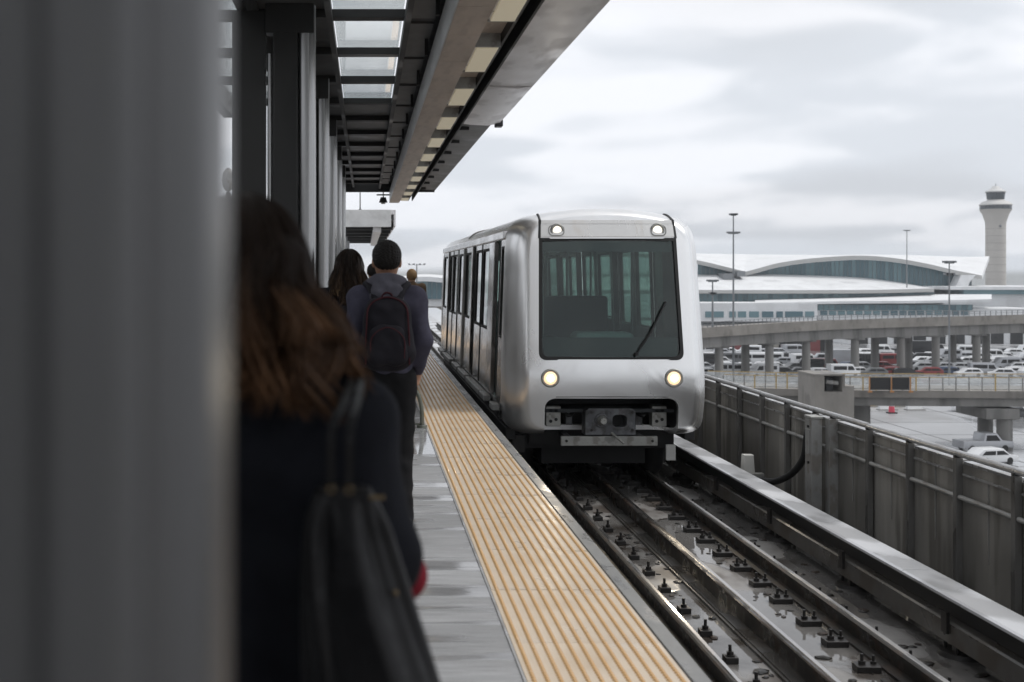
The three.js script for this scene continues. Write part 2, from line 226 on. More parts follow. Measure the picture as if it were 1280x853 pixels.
{
  const r = rng(91);
  const left = thing('running_rail', 'dark steel rail running along the platform side of the track', 'rail');
  part('rail_beam', along(railProfile(0.072, 0.145, 0.15), -5, 60, 2.155, BED), M.rail, left); part('wear_strip', along([[-0.006, 0.1455], [0.027, 0.1455], [0.023, 0.149], [-0.001, 0.149]], -5, 60, 2.155, BED), M.railTop, left);
  for (let d = 5.95, k = 0; d < 17; d += 0.585, k++) clip(left, 2.355, d + (r() - 0.5) * 0.07, false, r);
  const mid = thing('guide_rail', 'steel centre guide rail with a flat foot between the two outer rails', 'rail');
  part('foot_plate', along([[-0.15, 0], [0.15, 0], [0.15, 0.016], [0.07, 0.026], [-0.07, 0.026], [-0.13, 0.026], [-0.13, 0.016], [-0.15, 0.016]], -5, 60, 2.72, BED + 0.002), M.guide, mid);
  part('rail_beam', along([[-0.022, 0.026], [0.022, 0.026], [0.022, 0.115], [0.038, 0.125], [0.038, 0.154], [0.03, 0.161], [-0.03, 0.161], [-0.038, 0.154], [-0.038, 0.125], [-0.022, 0.115]], -5, 60, 2.705, BED + 0.002), M.rail, mid);
  part('wear_strip', along([[-0.008, 0.1615], [0.029, 0.1615], [0.025, 0.165], [-0.003, 0.165]], -5, 60, 2.705, BED + 0.002), M.railTop, mid);
  const right = thing('running_rail', 'polished steel rail nearest the raised silver guide beam', 'rail');
  part('rail_beam', along(railProfile(0.075, 0.145, 0.17), -5, 60, 3.355, BED), M.rail, right);
  part('wear_strip', along([[-0.008, 0.1455], [0.028, 0.1455], [0.024, 0.149], [-0.003, 0.149]], -5, 60, 3.355, BED), M.railTop, right);
  for (let d = 5.9; d < 17.5; d += 0.545) { clip(right, 3.165, d + (r() - 0.5) * 0.09, true, r); const c = part('rail_clip', smallPlateG, M.iron, right); c.position.set(3.485, BED, -d - 0.1); const b = part('bolt', boltG, M.iron, c); b.scale.setScalar(0.9); }
  // the raised beam beside the right rail
  const g = thing('guide_beam', 'raised silver topped guide beam on short posts beside the parapet', 'beam');
  const cuts = [-5, 4.4, 9.1, 13.9, 18.6, 24, 34, 46, 60];
  for (let i = 0; i + 1 < cuts.length; i++) part('cover_plate', along([[-0.125, -0.022], [-0.12, -0.028], [0.12, -0.028], [0.125, -0.022], [0.125, -0.006], [0.105, 0.002], [-0.105, 0.002], [-0.125, -0.006]], cuts[i] + 0.003, cuts[i + 1] - 0.003, 3.935, -0.552), M.guideTop, g);
  part('web', dbox(3.90, 3.99, -0.72, -0.5805, -5, 60), M.black, g);
  part('lower_flange', along([[-0.115, 0], [0.115, 0], [0.115, 0.13], [0.10, 0.14], [-0.10, 0.14], [-0.115, 0.13]], -5, 60, 3.935, -0.862), M.guide, g);
  for (let d = 4.75; d < 40; d += 1.83) {
    const p = part('post', cyl(V(3.935, BED + 0.02, -d), V(3.935, -0.8625, -d), 0.075, 0.075, 20), M.guide, g);
    part('base_flange', new THREE.CylinderGeometry(0.155, 0.165, 0.03, 16).translate(3.935, BED + 0.015, -d), M.iron, p);
    part('bracket', dbox(3.80, 3.822, -0.80, -0.66, d - 0.04, d + 0.04), M.iron, p);
    for (let k = 0; k < 4; k++) part('bolt', new THREE.CylinderGeometry(0.013, 0.013, 0.05, 6).translate(3.935 + 0.12 * Math.cos(k * 1.57 + 0.78), BED + 0.05, -d + 0.12 * Math.sin(k * 1.57 + 0.78)), M.iron, p);
  }
}

// ------------------------------------------------------------------ parapet on the far side of the track
{
  const w = thing('parapet_wall', 'grey panelled parapet with posts and pipe handrail along the track', 'parapet');
  const ds = [4.6, 5.5, 6.4, 7.3, 8.2, 9.1, 10.0, 10.88, 11.76, 12.66, 13.16, 14.05, 14.94, 15.84, 16.8]; for (let d = 17.7; d < 60; d += 0.9) ds.push(d);
  const r = rng(14);
  for (let i = 0; i + 1 < ds.length; i++) {
    const a = ds[i], b = ds[i + 1], x = 4.66, dx = (r() - 0.5) * 0.012;
    part('wall_panel', dbox(x + dx, x + 0.14, BED, 0.075, a + 0.006, b - 0.006), M.panel, w);
    part('cap_strip', dbox(x - 0.012, x + 0.145, 0.0755, 0.098, a + 0.05, b - 0.05, 0.004), M.pipe, w);
    part('handrail', cyl(V(4.628, 0.152, -a), V(4.628, 0.152, -b), 0.027, 0.027, 12).translate(0, (r() - 0.5) * 0.006, 0), M.pipe, w);
    part('thin_rail', dbox(x - 0.02, x - 0.004, -0.012, 0.004, a + 0.05, b - 0.05), M.pipe, w);
    part('middle_rail', cyl(V(4.630, -0.185, -a - 0.035), V(4.630, -0.185, -b + 0.035), 0.020, 0.020, 10), M.galv, w);
    if (a > 8 && a < 12 && r() < 0.75) part('panel_seam', dbox(x - 0.011, x - 0.005, -0.62, -0.02, (a + b) / 2, (a + b) / 2 + 0.012), M.galv, w);
  }
  for (const d of ds) {
    const big = d === 12.66;
    const p = part('wall_post', dbox(big ? 4.57 : 4.603, 4.658, BED, 0.118, d - (big ? 0.06 : 0.03), d + (big ? 0.06 : 0.03), 0.005), big ? M.galv : M.post, w);
    part('saddle', dbox(4.60, 4.655, 0.1185, 0.140, d - 0.02, d + 0.02, 0.004), M.dark, p);
  }
  const jb = thing('junction_post', 'pale galvanised conduit post bolted to the parapet near the hanging cable', 'conduit', [4.47, BED, -12.78]);
  part('casing', box(-0.05, 0.06, 0, 1.06, -0.09, 0.09, 0.008), M.galv, jb); part('lid', box(-0.055, 0.065, 1.0605, 1.085, -0.1, 0.1, 0.006), M.plate, jb); part('cover', box(-0.058, -0.0505, 0.7, 0.95, -0.06, 0.06, 0.003), M.galv, jb);
  for (const y of [0.12, 0.2, 0.62, 0.98]) part('bolt', cyl(V(-0.064, y, 0.02), V(-0.0505, y, 0.02), 0.014, 0.014, 6), M.iron, jb);
  const cb = thing('power_cable', 'thick black cable looping down from the parapet handrail', 'cable');
  part('cable', tube([V(4.52, 0.03, -13.02), V(4.50, -0.12, -13.05), V(4.49, -0.32, -13.1), V(4.44, -0.52, -13.3), V(4.36, -0.66, -13.62), V(4.30, -0.70, -13.95), V(4.24, -0.72, -14.4), V(4.2, -0.74, -15.2), V(4.2, -0.93, -15.6)], 0.036, 60, 10), M.rubber, cb);
  part('gland', cyl(V(4.52, 0.02, -13.02), V(4.525, 0.11, -13.02), 0.046, 0.046, 12), M.galv, cb);
  const sb = thing('signal_box', 'small white marker box standing behind the guide beam', 'box', [4.21, BED, -14.1]);
  part('stem', cyl(V(0, 0, 0), V(0, 0.3, 0), 0.03, 0.03, 8), M.galv, sb); part('housing', prism([[-0.06, 0], [0.06, 0], [0.045, 0.2], [-0.045, 0.2]], 0.09, 0.008).translate(0, 0.3, -0.045), std([0.62, 0.61, 0.57], 0.5), sb); part('cap', box(-0.04, 0.04, 0.21, 0.235, -0.04, 0.04, 0.008), M.plate, sb); part('bracket', box(0.02, 0.17, 0.27, 0.3, -0.05, 0.05), M.plate, sb);
}

// ------------------------------------------------------------------ canopy over the platform
{
  const c = thing('platform_canopy', 'dark steel platform canopy with glass skylights and metal soffit', 'canopy');
  const N = -6, E = 29.3;                            // from behind the camera to its far end
  // roof covering, left open over the two glazed strips
  part('roof_sheet', dbox(0.33, 1.62, 3.62, 3.70, N, E), M.canopySteel, c); part('roof_sheet', dbox(-0.86, -0.27, 3.62, 3.70, N, E), M.canopySteel, c);
  part('gutter', dbox(-1.69, -1.56, 3.40, 3.66, N, 15.2, 0.01), M.soffitDark, c);
  const beams = []; for (let d = 11.75 - 1.7 * 10; d < E; d += 1.7) beams.push(d);
  for (const d of beams) {
    part('crossbeam', dbox(-0.83, 0.545, 3.555, 3.6195, d - 0.075, d + 0.075), M.canopySteel, c);
    if (d < 15.2) part('crossbeam', dbox(-1.56, -0.902, 3.54, 3.6195, d - 0.05, d + 0.05), M.canopySteel, c);
  }
  part('purlin', dbox(0.30, 0.345, 3.47, 3.554, N, E), M.canopySteel, c); part('purlin', dbox(-0.30, -0.255, 3.50, 3.554, N, E), M.canopySteel, c); part('purlin', dbox(-0.90, -0.83, 3.40, 3.6195, N, E), M.canopySteel, c);
  for (let i = 0; i + 1 < beams.length; i++) {
    const a = beams[i] + 0.005, b = beams[i + 1] - 0.005;
    if (a < 15) { part('skylight_pane', dbox(-0.253, 0.298, 3.6205, 3.632, a, b), M.clearGlass, c); part('skylight_pane', dbox(-1.555, -0.87, 3.6205, 3.632, a, b), M.clearGlass, c); }
    else { const slit = [0.55, 0.5, 0.18, 0.6, 0.15, 0.1, 0.1, 0.1][Math.max(0, Math.round((a - 15.2) / 1.7))] ?? 0.1; part('skylight_pane', dbox(-0.253, 0.298, 3.6205, 3.632, a, a + slit), M.clearGlass, c); part('roof_panel', dbox(-0.2695, 0.3295, 3.621, 3.66, a + slit, b), M.soffitDark, c); }
    part('ceiling_panel', dbox(0.35, 0.54, 3.54, 3.56, a + 0.1, b - 0.1), M.soffitDark, c);
    part('hanger', dbox(0.50, 0.53, 3.40, 3.54, a + 0.75, a + 0.80), M.canopySteel, c);
  }
  // long boxed service beam clad in short sheets
  part('beam_core', dbox(0.556, 0.775, 3.168, 3.45, N, E + 0.25), M.soffit, c);
  const r = rng(8); for (let d = N; d < E + 0.2;) { const l = Math.min(0.9 + r() * 0.5, E + 0.25 - d); part('beam_sheet', dbox(0.551, 0.772, 3.160 + r() * 0.002, 3.1675, d + 0.004, d + l - 0.004), M.beamClad, c); d += l; }
  part('beam_side', dbox(0.546, 0.5505, 3.17, 3.42, N, E + 0.25), M.whiteMetal, c);
  part('light_tray', dbox(0.778, 0.965, 3.27, 3.44, N, E + 0.1), M.beamClad, c);
  part('channel', along([[0, 0], [0.018, 0], [0.018, 0.19], [0.09, 0.19], [0.09, 0.0], [0.108, 0.0], [0.108, 0.24], [0, 0.24]], N, E + 0.1, 0.968, 3.20), M.canopySteel, c);
  // soffit: smooth sheets near, darker open deck beyond
  const cuts = [-6, -2.4, 1.2, 4.8, 8.4, 12.6, 15.8];
  for (let i = 0; i + 1 < cuts.length; i++) {
    const d0 = cuts[i] + 0.004, d1 = cuts[i + 1] - 0.004, last = i === cuts.length - 2;
    const prof = [[1.08, 3.415], [1.30, last ? 3.385 : 3.40], [1.50, last ? 3.375 : 3.395], [1.648, 3.40], [1.655, 3.42], [1.655, 3.60], [1.60, 3.615], [1.08, 3.60]];
    part('soffit_sheet', toCreasedNormals(along(prof, d0, d1), 0.5), M.soffit, c);
  }
  part('deck_sheet', along([[1.08, 3.47], [1.585, 3.43], [1.60, 3.45], [1.60, 3.61], [1.08, 3.61]], 15.82, E - 4.5), M.soffitDark, c);
  part('deck_sheet', along([[1.08, 3.47], [1.585, 3.43], [1.60, 3.45], [1.60, 3.61], [1.08, 3.61]], E - 4.495, E), M.soffitDark, c);
  for (let d = 16.6; d < E; d += 1.7) part('rib', dbox(1.085, 1.34, 3.41, 3.46, d - 0.03, d + 0.03), M.canopySteel, c);
  part('joint_knuckle', dbox(1.60, 1.69, 3.36, 3.46, 15.72, 15.9, 0.01), M.dark, c);
  part('end_beam', dbox(-0.86, 1.58, 3.40, 3.66, E + 0.005, E + 0.12), M.canopySteel, c);
}
{ // canopy lamps: every fitting a thing with its own weak light
  const words = ['first', 'second', 'third', 'fourth', 'fifth', 'sixth', 'seventh', 'eighth', 'ninth', 'tenth', 'eleventh'];
  for (let k = 0; k < 11; k++) {
    const d = 7.62 + 2.06 * k, t = thing('canopy_lamp', `cream strip lamp under the canopy, ${words[k]} from the top of the photo`, 'lamp', [0.872, 3.17, -d], 'strip lamps along the canopy beam');
    part('housing', box(-0.088, 0.088, 0.012, 0.098, -0.56, 0.56, 0.004), M.soffit, t); part('lamp_diffuser', box(-0.078, 0.078, -0.004, 0.0115, -0.53, 0.53, 0.003), M.tubeLight, t);
    for (const s of [-1, 1]) part('end_cap', box(-0.09, 0.09, 0.0, 0.1, s * 0.5605, s * 0.575), M.plate, t);
    const l = new THREE.RectAreaLight(lin(1, 0.86, 0.58), 0.13, 0.15, 1.05); l.position.set(0.872, 3.164, -d); l.lookAt(0.872, 0, -d); scene.add(l);
  }
}
{ // small hanging fittings at the canopy's far end
  const s = thing('hanging_speaker', 'small dark loudspeaker hanging at the far end of the canopy', 'loudspeaker', [0.40, 3.4, -29.0]);
  part('stem', cyl(V(0, 0, 0), V(0, -0.14, 0), 0.012, 0.012, 8), M.dark, s); part('horn', new THREE.CylinderGeometry(0.06, 0.10, 0.12, 14).translate(0, -0.2, 0), M.dark, s); part('bracket', box(-0.15, 0.15, -0.1, -0.07, -0.03, 0.03), M.dark, s); part('cap', new THREE.CylinderGeometry(0.05, 0.05, 0.03, 12).translate(0, -0.275, 0), M.plate, s);
}
{ // the station wall on the other side of the platform, out of view behind pillar and people, mirrored in the train
  const t = thing('station_wall', 'dark panelled station wall along the back of the platform', 'wall', [-3.3, 0, 0]);
  for (let d = -6; d < 66; d += 2.4) part('wall_panel', dbox(-0.09, 0, 0.12, 2.55, d + 0.02, d + 2.38), M.soffitDark, t);
  part('plinth', dbox(-0.1, 0.02, 0, 0.118, -6, 66), M.concrete, t); part('coping', dbox(-0.11, 0.02, 2.552, 2.62, -6, 66), M.post, t);
}
function column(d, label) {
  const t = thing('canopy_column', label, 'column', [0, 0, -d], 'steel columns carrying the canopy');
  part('back_panel', box(-0.935, -0.70, 0, 3.40, -0.05, 0.05, 0.008), M.clad, t); part('seam_tube', cyl(V(-0.672, 0, 0.02), V(-0.672, 3.1, 0.02), 0.018, 0.018, 12), M.steel, t);
  part('front_panel', box(-0.645, -0.475, 0, 3.41, -0.06, 0.06, 0.008), M.clad, t); part('tube', cyl(V(-0.412, 0, 0.0), V(-0.412, 3.44, 0.0), 0.062, 0.062, 28), M.steel, t);
  part('capital', box(-0.70, -0.36, 3.24, 3.449, -0.07, 0.07, 0.006), M.clad, t); part('base_plate', box(-0.96, -0.33, 0.001, 0.02, -0.1, 0.1, 0.004), M.steel, t);
}
[['nearest'], ['second'], ['third'], ['fourth'], ['fifth']].forEach(([w], i) => column(9.0 + 3.4 * i, `steel canopy column with a round bright tube, ${w} along the platform`));
{ // the big pillar next to the camera
  const t = thing('station_pillar', 'broad blurred grey metal pillar filling the left of the photo', 'pillar', [0, 0, -0.51]);
  part('casing', box(-0.86, -0.057, 0.0, 3.445, -0.055, 0.055, 0.03), M.pillar, t);
  part('face_rib', box(-0.30, -0.19, 0.125, 3.44, 0.03, 0.075, 0.02), M.pillar, t); part('face_rib', box(-0.118, -0.078, 0.125, 3.44, 0.03, 0.066, 0.012), M.pillar, t);
  part('base_trim', box(-0.88, -0.045, 0.001, 0.12, -0.07, 0.07, 0.02), M.steel, t);
}
{ // the next stretch of canopy, far along the platform
  const c = thing('far_canopy', 'small pale fronted canopy farther along the platform', 'canopy', [0, 0, -51]);
  part('fascia', box(-1.2, 1.02, 3.36, 4.05, -0.1, 0, 0.01), M.whiteMetal, c); part('roof', box(-1.25, 1.2, 3.86, 4.04, -28, -0.105), M.soffit, c); part('side_fascia', box(1.125, 1.2, 3.40, 3.855, -28, -0.105), M.soffit, c);
  for (let k = 0; k < 6; k++) part('crossbeam', box(-1.1, 1.12, 3.3, 3.56, -2 - k * 4.9, -1.4 - k * 4.9), M.canopySteel, c);
  part('service_beam', box(0.3, 0.62, 3.16, 3.5, -27, -0.3), M.soffit, c); for (let k = 0; k < 3; k++) part('column', box(-1.15, -0.9, 0, 3.3, -3 - k * 9, -2.75 - k * 9), M.steel, c); part('ceiling', box(-1.15, 1.12, 3.6, 3.65, -28, -0.12), M.soffitDark, c);
  const p = thing('antenna_pole', 'thin dark antenna pole rising from the far canopy', 'pole', [-0.22, 4.05, -51.4]); part('mast', cyl(V(0, 0, 0), V(0, 0.85, 0), 0.025, 0.02, 8), M.dark, p); part('foot', box(-0.06, 0.06, 0, 0.04, -0.06, 0.06), M.dark, p);
}
{ // lamp outside on the far left, seen between pillar and column
  const b = at(285, 225, 26), t = thing('globe_lamp', 'grey oval street lamp seen between the pillar and the first column', 'street lamp', [b.x, GY, b.z]);
  part('post', cyl(V(0, 0, 0), V(0, b.y - GY - 0.25, 0), 0.12, 0.05, 10), M.dark, t); const h = new THREE.SphereGeometry(0.13, 16, 12); h.scale(1, 1.9, 1); part('lamp_head', h.translate(0, b.y - GY, 0), M.galv, t);
}

// ------------------------------------------------------------------ the train
{
  const TC = 2.725, D0 = 14.12, LEN = 13.0;           // centre line, front face depth, length
  const T = thing('people_mover_train', 'silver driverless people mover train with headlights lit, arriving at the platform', 'train', [TC, 0, -D0]);   // local z: 0 at the front, negative to the rear
  // cross-section, half of it from the bottom centre over the side to the roof centre
  const half = [[0, -0.27], [0.55, -0.27], [0.98, -0.265], [1.095, -0.20], [1.136, 0.03], [1.142, 0.4], [1.13, 0.9], [1.108, 1.5], [1.088, 1.93], [1.04, 2.08], [0.93, 2.185], [0.72, 2.245], [0.38, 2.285], [0, 2.30]];
  const pts = half.map(([x, y]) => V(x, y, 0)).concat(half.slice(1, -1).reverse().map(([x, y]) => V(-x, y, 0)));
  const ring = new THREE.CatmullRomCurve3(pts, true, 'centripetal').getSpacedPoints(160).slice(0, 160);
  const CYc = 1.02;
  // how far the nose lies behind its foremost point, at body height y (a leaning windscreen) and off the centre line
  const rake = (y) => 0.175 * Math.max(0, y - 0.45) + 0.10 * Math.max(0, 0.25 - y) + 0.06 * smooth(1.9, 2.3, y);
  const bulge = (x) => 0.055 * x * x;
  function loft(inset, front, len) {
    const pos = [], idx = [], rows = [], n = ring.length;
    const put = (x, y, t) => pos.push(x, y, -t);
    const sx = (1.14 - inset) / 1.14, sy = (1.25 - inset) / 1.25;
    const RT = 0.62, EX = 0.235, EY = 0.11;            // nose rounding: length, inset sideways, inset up and down
    const section = (p, ex, ey) => [p.x * sx * (1 - ex / 1.14), CYc + (p.y - CYc) * sy * (1 - ey / 1.25)];
    for (let k = 1; k <= 10; k++) { const q = k / 10; rows.push((p) => { const [x, y] = section(p, EX, EY); const X = x * q, Y = CYc + (y - CYc) * q; return [X, Y, front + rake(Y) + bulge(X)]; }); }
    for (let k = 1; k <= 14; k++) { const a = k / 14 * Math.PI / 2, e = 1 - Math.sin(a), t = 1 - Math.cos(a); rows.push((p) => { const [xc, yc] = section(p, EX, EY), [x, y] = section(p, EX * e, EY * e); return [x, y, front + rake(yc) + bulge(xc) + RT * t * (0.55 + 0.45 * smooth(0.2, 0.8, Math.abs(x)))]; }); }
    for (const t of [1.6, 2.4, 4.5, 7, 10, len - 0.3]) rows.push((p) => { const [x, y] = section(p, 0, 0); return [x, y, Math.max(t, 0.8)]; });
    rows.push((p) => { const [x, y] = section(p, 0.03, 0.03); return [x, y, len - 0.08 - inset * 0.3]; }); rows.push((p) => { const [x, y] = section(p, 0.1, 0.1); return [x, y, len - inset]; });
    put(0, CYc, front + rake(CYc)); for (const r of rows) for (const p of ring) put(...r(p));
    const end = pos.length / 3; put(0, CYc, len - inset);
    for (let i = 0; i < n; i++) { const j = (i + 1) % n; idx.push(0, 1 + i, 1 + j); for (let k = 0; k + 1 < rows.length; k++) { const a = 1 + k * n, b = a + n; idx.push(a + i, b + i, b + j, a + i, b + j, a + j); } const l = 1 + (rows.length - 1) * n; idx.push(end, l + j, l + i); }
    const g = new THREE.BufferGeometry(); g.setAttribute('position', new THREE.Float32BufferAttribute(pos, 3)); g.setIndex(idx); g.computeVertexNormals();
    // outward faces?
    const p0 = V(...pos.slice(3 * (1 + 20 * n), 3 * (1 + 20 * n) + 3)), n0 = new THREE.Vector3().fromBufferAttribute(g.attributes.normal, 1 + 20 * n); if (n0.dot(p0.clone().setY(p0.y - CYc).setZ(0)) < 0) { for (let i = 0; i < idx.length; i += 3) { const s = idx[i + 1]; idx[i + 1] = idx[i + 2]; idx[i + 2] = s; } g.setIndex(idx); g.computeVertexNormals(); }
    const uv = new Float32Array(pos.length / 3 * 2); g.setAttribute('uv', new THREE.BufferAttribute(uv, 2)); return g;
  }
  const ev = new Evaluator(); ev.useGroups = false;
  const cut = (a, g) => { g = g.index ? g : mergeVertices(g); const b = new Brush(g); b.updateMatrixWorld(); return ev.evaluate(a, b, SUBTRACTION); };
  let shell = new Brush(loft(0, 0, LEN)); shell.updateMatrixWorld();
  shell = cut(shell, loft(0.055, 0.07, LEN - 0.01));
  const slab = (shape, z0, z1) => new THREE.ExtrudeGeometry(shape, { depth: z1 - z0, bevelEnabled: false, curveSegments: 10 }).translate(0, 0, z0);
  // windscreen opening: a little wider at the foot than at the head
  const WB = 0.60, WT = 1.945, wr = 0.09;
  function screenShape(o) { const s = new THREE.Shape(), b = 0.795 + o, t = 0.765 + o; s.moveTo(-b + wr, WB - o); s.lineTo(b - wr, WB - o); s.quadraticCurveTo(b, WB - o, b, WB - o + wr); s.lineTo(t, WT + o); s.lineTo(-t, WT + o); s.lineTo(-b, WB - o + wr); s.quadraticCurveTo(-b, WB - o, -b + wr, WB - o); return s; }
  shell = cut(shell, slab(screenShape(0), -0.9, 0.3));
  // coupler bay
  const bay = new THREE.Shape(); bay.moveTo(-0.74, -0.5); bay.lineTo(0.74, -0.5); bay.lineTo(0.74, 0.06); bay.quadraticCurveTo(0.73, 0.16, 0.62, 0.17); bay.lineTo(-0.62, 0.17); bay.quadraticCurveTo(-0.73, 0.16, -0.74, 0.06); bay.closePath();
  shell = cut(shell, slab(bay, -0.8, 0.3));
  // the side openings that take doors and windows
  shell = cut(shell, box(-1.4, 1.4, 0.03, 1.955, -12.45, -0.86));
  // rear window opening and lamp wells
  shell = cut(shell, slab(rrect(-0.7, 0.7, 0.75, 1.85, 0.1), -LEN - 0.2, -LEN + 0.4));
  const sg = uvBox(shell.geometry); part('body', sg, M.silver, T);
  const faceZ = (x, y) => -(rake(y) + bulge(x));
  function onFace(g, off) { const p = g.attributes.position; for (let i = 0; i < p.count; i++) p.setZ(i, p.getZ(i) + faceZ(p.getX(i), p.getY(i)) + off); g.computeVertexNormals(); return g; }
  function sheet(shape, off, thick, n = 26) {         // a curved pane that follows the nose: grid clipped to a shape's outline by rows
    const outline = shape.getPoints(10), ys = outline.map((p) => p.y), y0 = Math.min(...ys), y1 = Math.max(...ys), pos = [], idx = [];
    const span = (y) => { let lo = 1e9, hi = -1e9; for (let i = 0; i < outline.length; i++) { const a = outline[i], b = outline[(i + 1) % outline.length]; if ((a.y - y) * (b.y - y) <= 0 && a.y !== b.y) { const x = a.x + (b.x - a.x) * (y - a.y) / (b.y - a.y); lo = Math.min(lo, x); hi = Math.max(hi, x); } } return [lo, hi]; };
    for (const side of [0, 1]) for (let j = 0; j <= n; j++) { const y = lerp(y0 + 1e-4, y1 - 1e-4, j < 6 ? j / 6 * 0.07 : 0.07 + (j - 6) / (n - 6) * 0.93); const [a, b] = span(y); for (let i = 0; i <= n; i++) { const x = lerp(a, b, i / n); pos.push(x, y, faceZ(x, y) + off - side * thick); } }
    const w = n + 1, q = w * w; for (let j = 0; j < n; j++) for (let i = 0; i < n; i++) { const a = j * w + i; idx.push(a, a + 1, a + w + 1, a, a + w + 1, a + w, q + a, q + a + w + 1, q + a + 1, q + a, q + a + w, q + a + w + 1); }
    const edge = (a, b) => idx.push(a, q + a, q + b, a, q + b, b); for (let i = 0; i < n; i++) { edge(i + 1, i); edge(n * w + i, n * w + i + 1); edge(i * w, (i + 1) * w); edge((i + 1) * w + n, i * w + n); }
    const g = new THREE.BufferGeometry(); g.setAttribute('position', new THREE.Float32BufferAttribute(pos, 3)); g.setIndex(idx); return uvBox(toCreasedNormals(g, 0.6));
  }
  const ws = part('windscreen', sheet(screenShape(-0.02), -0.012, 0.012), M.windshield, T);
  const ringShape = (a, b) => { const s = screenShape(a); s.holes.push(new THREE.Path(screenShape(b).getPoints(10).reverse())); return s; };
  function frameStrip(sh, off, thick) { const g = mergeVertices(new THREE.ExtrudeGeometry(sh, { depth: thick, bevelEnabled: false, curveSegments: 8 })); return uvBox(toCreasedNormals(onFace(g.toNonIndexed(), off), 0.4)); }
  part('gasket', frameStrip(ringShape(0.008, -0.028), -0.006, 0.014), M.rubber, ws);
  part('sun_band', sheet((() => { const s = new THREE.Shape(); s.moveTo(-0.745, WT - 0.15); s.lineTo(0.745, WT - 0.15); s.lineTo(0.742, WT - 0.03); s.lineTo(-0.742, WT - 0.03); s.closePath(); return s; })(), -0.030, 0.004, 10), std([0.09, 0.095, 0.11], 0.5), ws);
  part('lower_band', sheet((() => { const s = new THREE.Shape(); s.moveTo(-0.74, WB + 0.035); s.lineTo(0.74, WB + 0.035); s.lineTo(0.755, WB + 0.24); s.lineTo(-0.755, WB + 0.24); s.closePath(); return s; })(), -0.030, 0.004, 10), std([0.055, 0.056, 0.062], 0.5), ws);
  // header above the windscreen: two sheets with a seam, dark seams at both sides
  const quad = (x0, x1, y0, y1, x2 = x0, x3 = x1) => { const s = new THREE.Shape(); s.moveTo(x0, y0); s.lineTo(x1, y0); s.lineTo(x3, y1); s.lineTo(x2, y1); s.closePath(); return s; };
  part('header_panel', sheet(quad(-0.752, 0.752, 1.965, 2.105, -0.745, 0.745), 0.010, 0.02), M.header, T);
  part('header_panel', sheet(quad(-0.742, 0.742, 2.113, 2.155, -0.735, 0.735), 0.008, 0.02), M.header, T);
  for (const s of [-1, 1]) part('seam', sheet(quad(s * 0.768 - 0.014, s * 0.768 + 0.014, 1.95, 2.16, s * 0.752 - 0.014, s * 0.752 + 0.014), 0.007, 0.02, 8), M.dark, T);
  for (const s of [-1, 1]) for (let k = 0; k < 1; k++) { // dark seam carried over the roof edge
    const c = []; for (let q = 0; q <= 10; q++) { const t = q / 10; c.push(V(s * (0.752 - 0.02 * t), 2.15 + 0.085 * Math.sin(t * 1.5), faceZ(0.75, 2.15) - 0.36 * t + 0.004)); } part('roof_seam', tube(c, 0.014, 12, 6), M.dark, T);
  }
  // lamps
  function lamp(x, y, r, weak) {
    const z = faceZ(x, y) + 0.006, l = part('headlight', new THREE.TorusGeometry(r + 0.012, 0.014, 10, 32).translate(x, y, z), M.plate, T);
    part('reflector', new THREE.CylinderGeometry(r + 0.008, r * 0.7, 0.03, 28).rotateX(Math.PI / 2).translate(x, y, z - 0.012), M.pipe, l);
    const b = new THREE.SphereGeometry(r * 0.92, 24, 12, 0, Math.PI * 2, 0, Math.PI / 2).rotateX(Math.PI / 2); b.scale(1, 1, 0.22); part('lamp_bulb', b.translate(x, y, z + 0.006), weak ? M.lampWeak : M.lampRim, l); const b2 = new THREE.SphereGeometry(r * 0.62, 24, 12, 0, Math.PI * 2, 0, Math.PI / 2).rotateX(Math.PI / 2); b2.scale(1, 1, 0.3); part('lamp_core', b2.translate(x, y, z + 0.011), weak ? M.lampWeak : M.lamp, l);
    const p = new THREE.SpotLight(lin(1, 0.86, 0.66), weak ? 0.3 : 1.6, 40, 0.6, 0.8, 2); p.position.set(x, y, z + 0.05); p.target.position.set(x, y - 0.6, z + 8); p.castShadow = true; T.add(p, p.target);
  }
  lamp(-0.683, 0.395, 0.078); lamp(0.683, 0.395, 0.078); lamp(-0.565, 2.038, 0.052, true); lamp(0.565, 2.038, 0.056, true);
  for (const s of [-1, 1]) part('lamp_frame', frameStrip((() => { const a = rrect(s * 0.575 - 0.09, s * 0.575 + 0.09, 1.975, 2.10, 0.05), h = rrect(s * 0.575 - 0.08, s * 0.575 + 0.08, 1.985, 2.09, 0.045); a.holes.push(new THREE.Path(h.getPoints(8).reverse())); return a; })(), 0.009, 0.006), M.galv, T);
  // wiper
  { const w = part('wiper', tube([V(0.27, 0.66, faceZ(0.27, 0.66) + 0.03), V(0.42, 0.88, faceZ(0.42, 0.88) + 0.045), V(0.62, 1.235, faceZ(0.62, 1.235) + 0.03)], 0.009, 14, 6), M.black, T); part('blade', tube([V(0.30, 0.72, faceZ(0.3, 0.72) + 0.012), V(0.47, 0.96, faceZ(0.47, 0.96) + 0.012), V(0.62, 1.24, faceZ(0.62, 1.24) + 0.012)], 0.008, 14, 6), M.rubber, w); part('pivot', cyl(V(0.27, 0.66, faceZ(0.27, 0.66) - 0.01), V(0.27, 0.66, faceZ(0.27, 0.66) + 0.045), 0.022, 0.02, 12), M.black, w); }
  // below the screen: a thin joint line and tow plate
  part('hood_line', tube([V(-0.62, 0.186, faceZ(0.62, 0.186) + 0.002), V(0, 0.19, faceZ(0, 0.19) + 0.002), V(0.62, 0.186, faceZ(0.62, 0.186) + 0.002)], 0.004, 12, 6), M.dark, T);
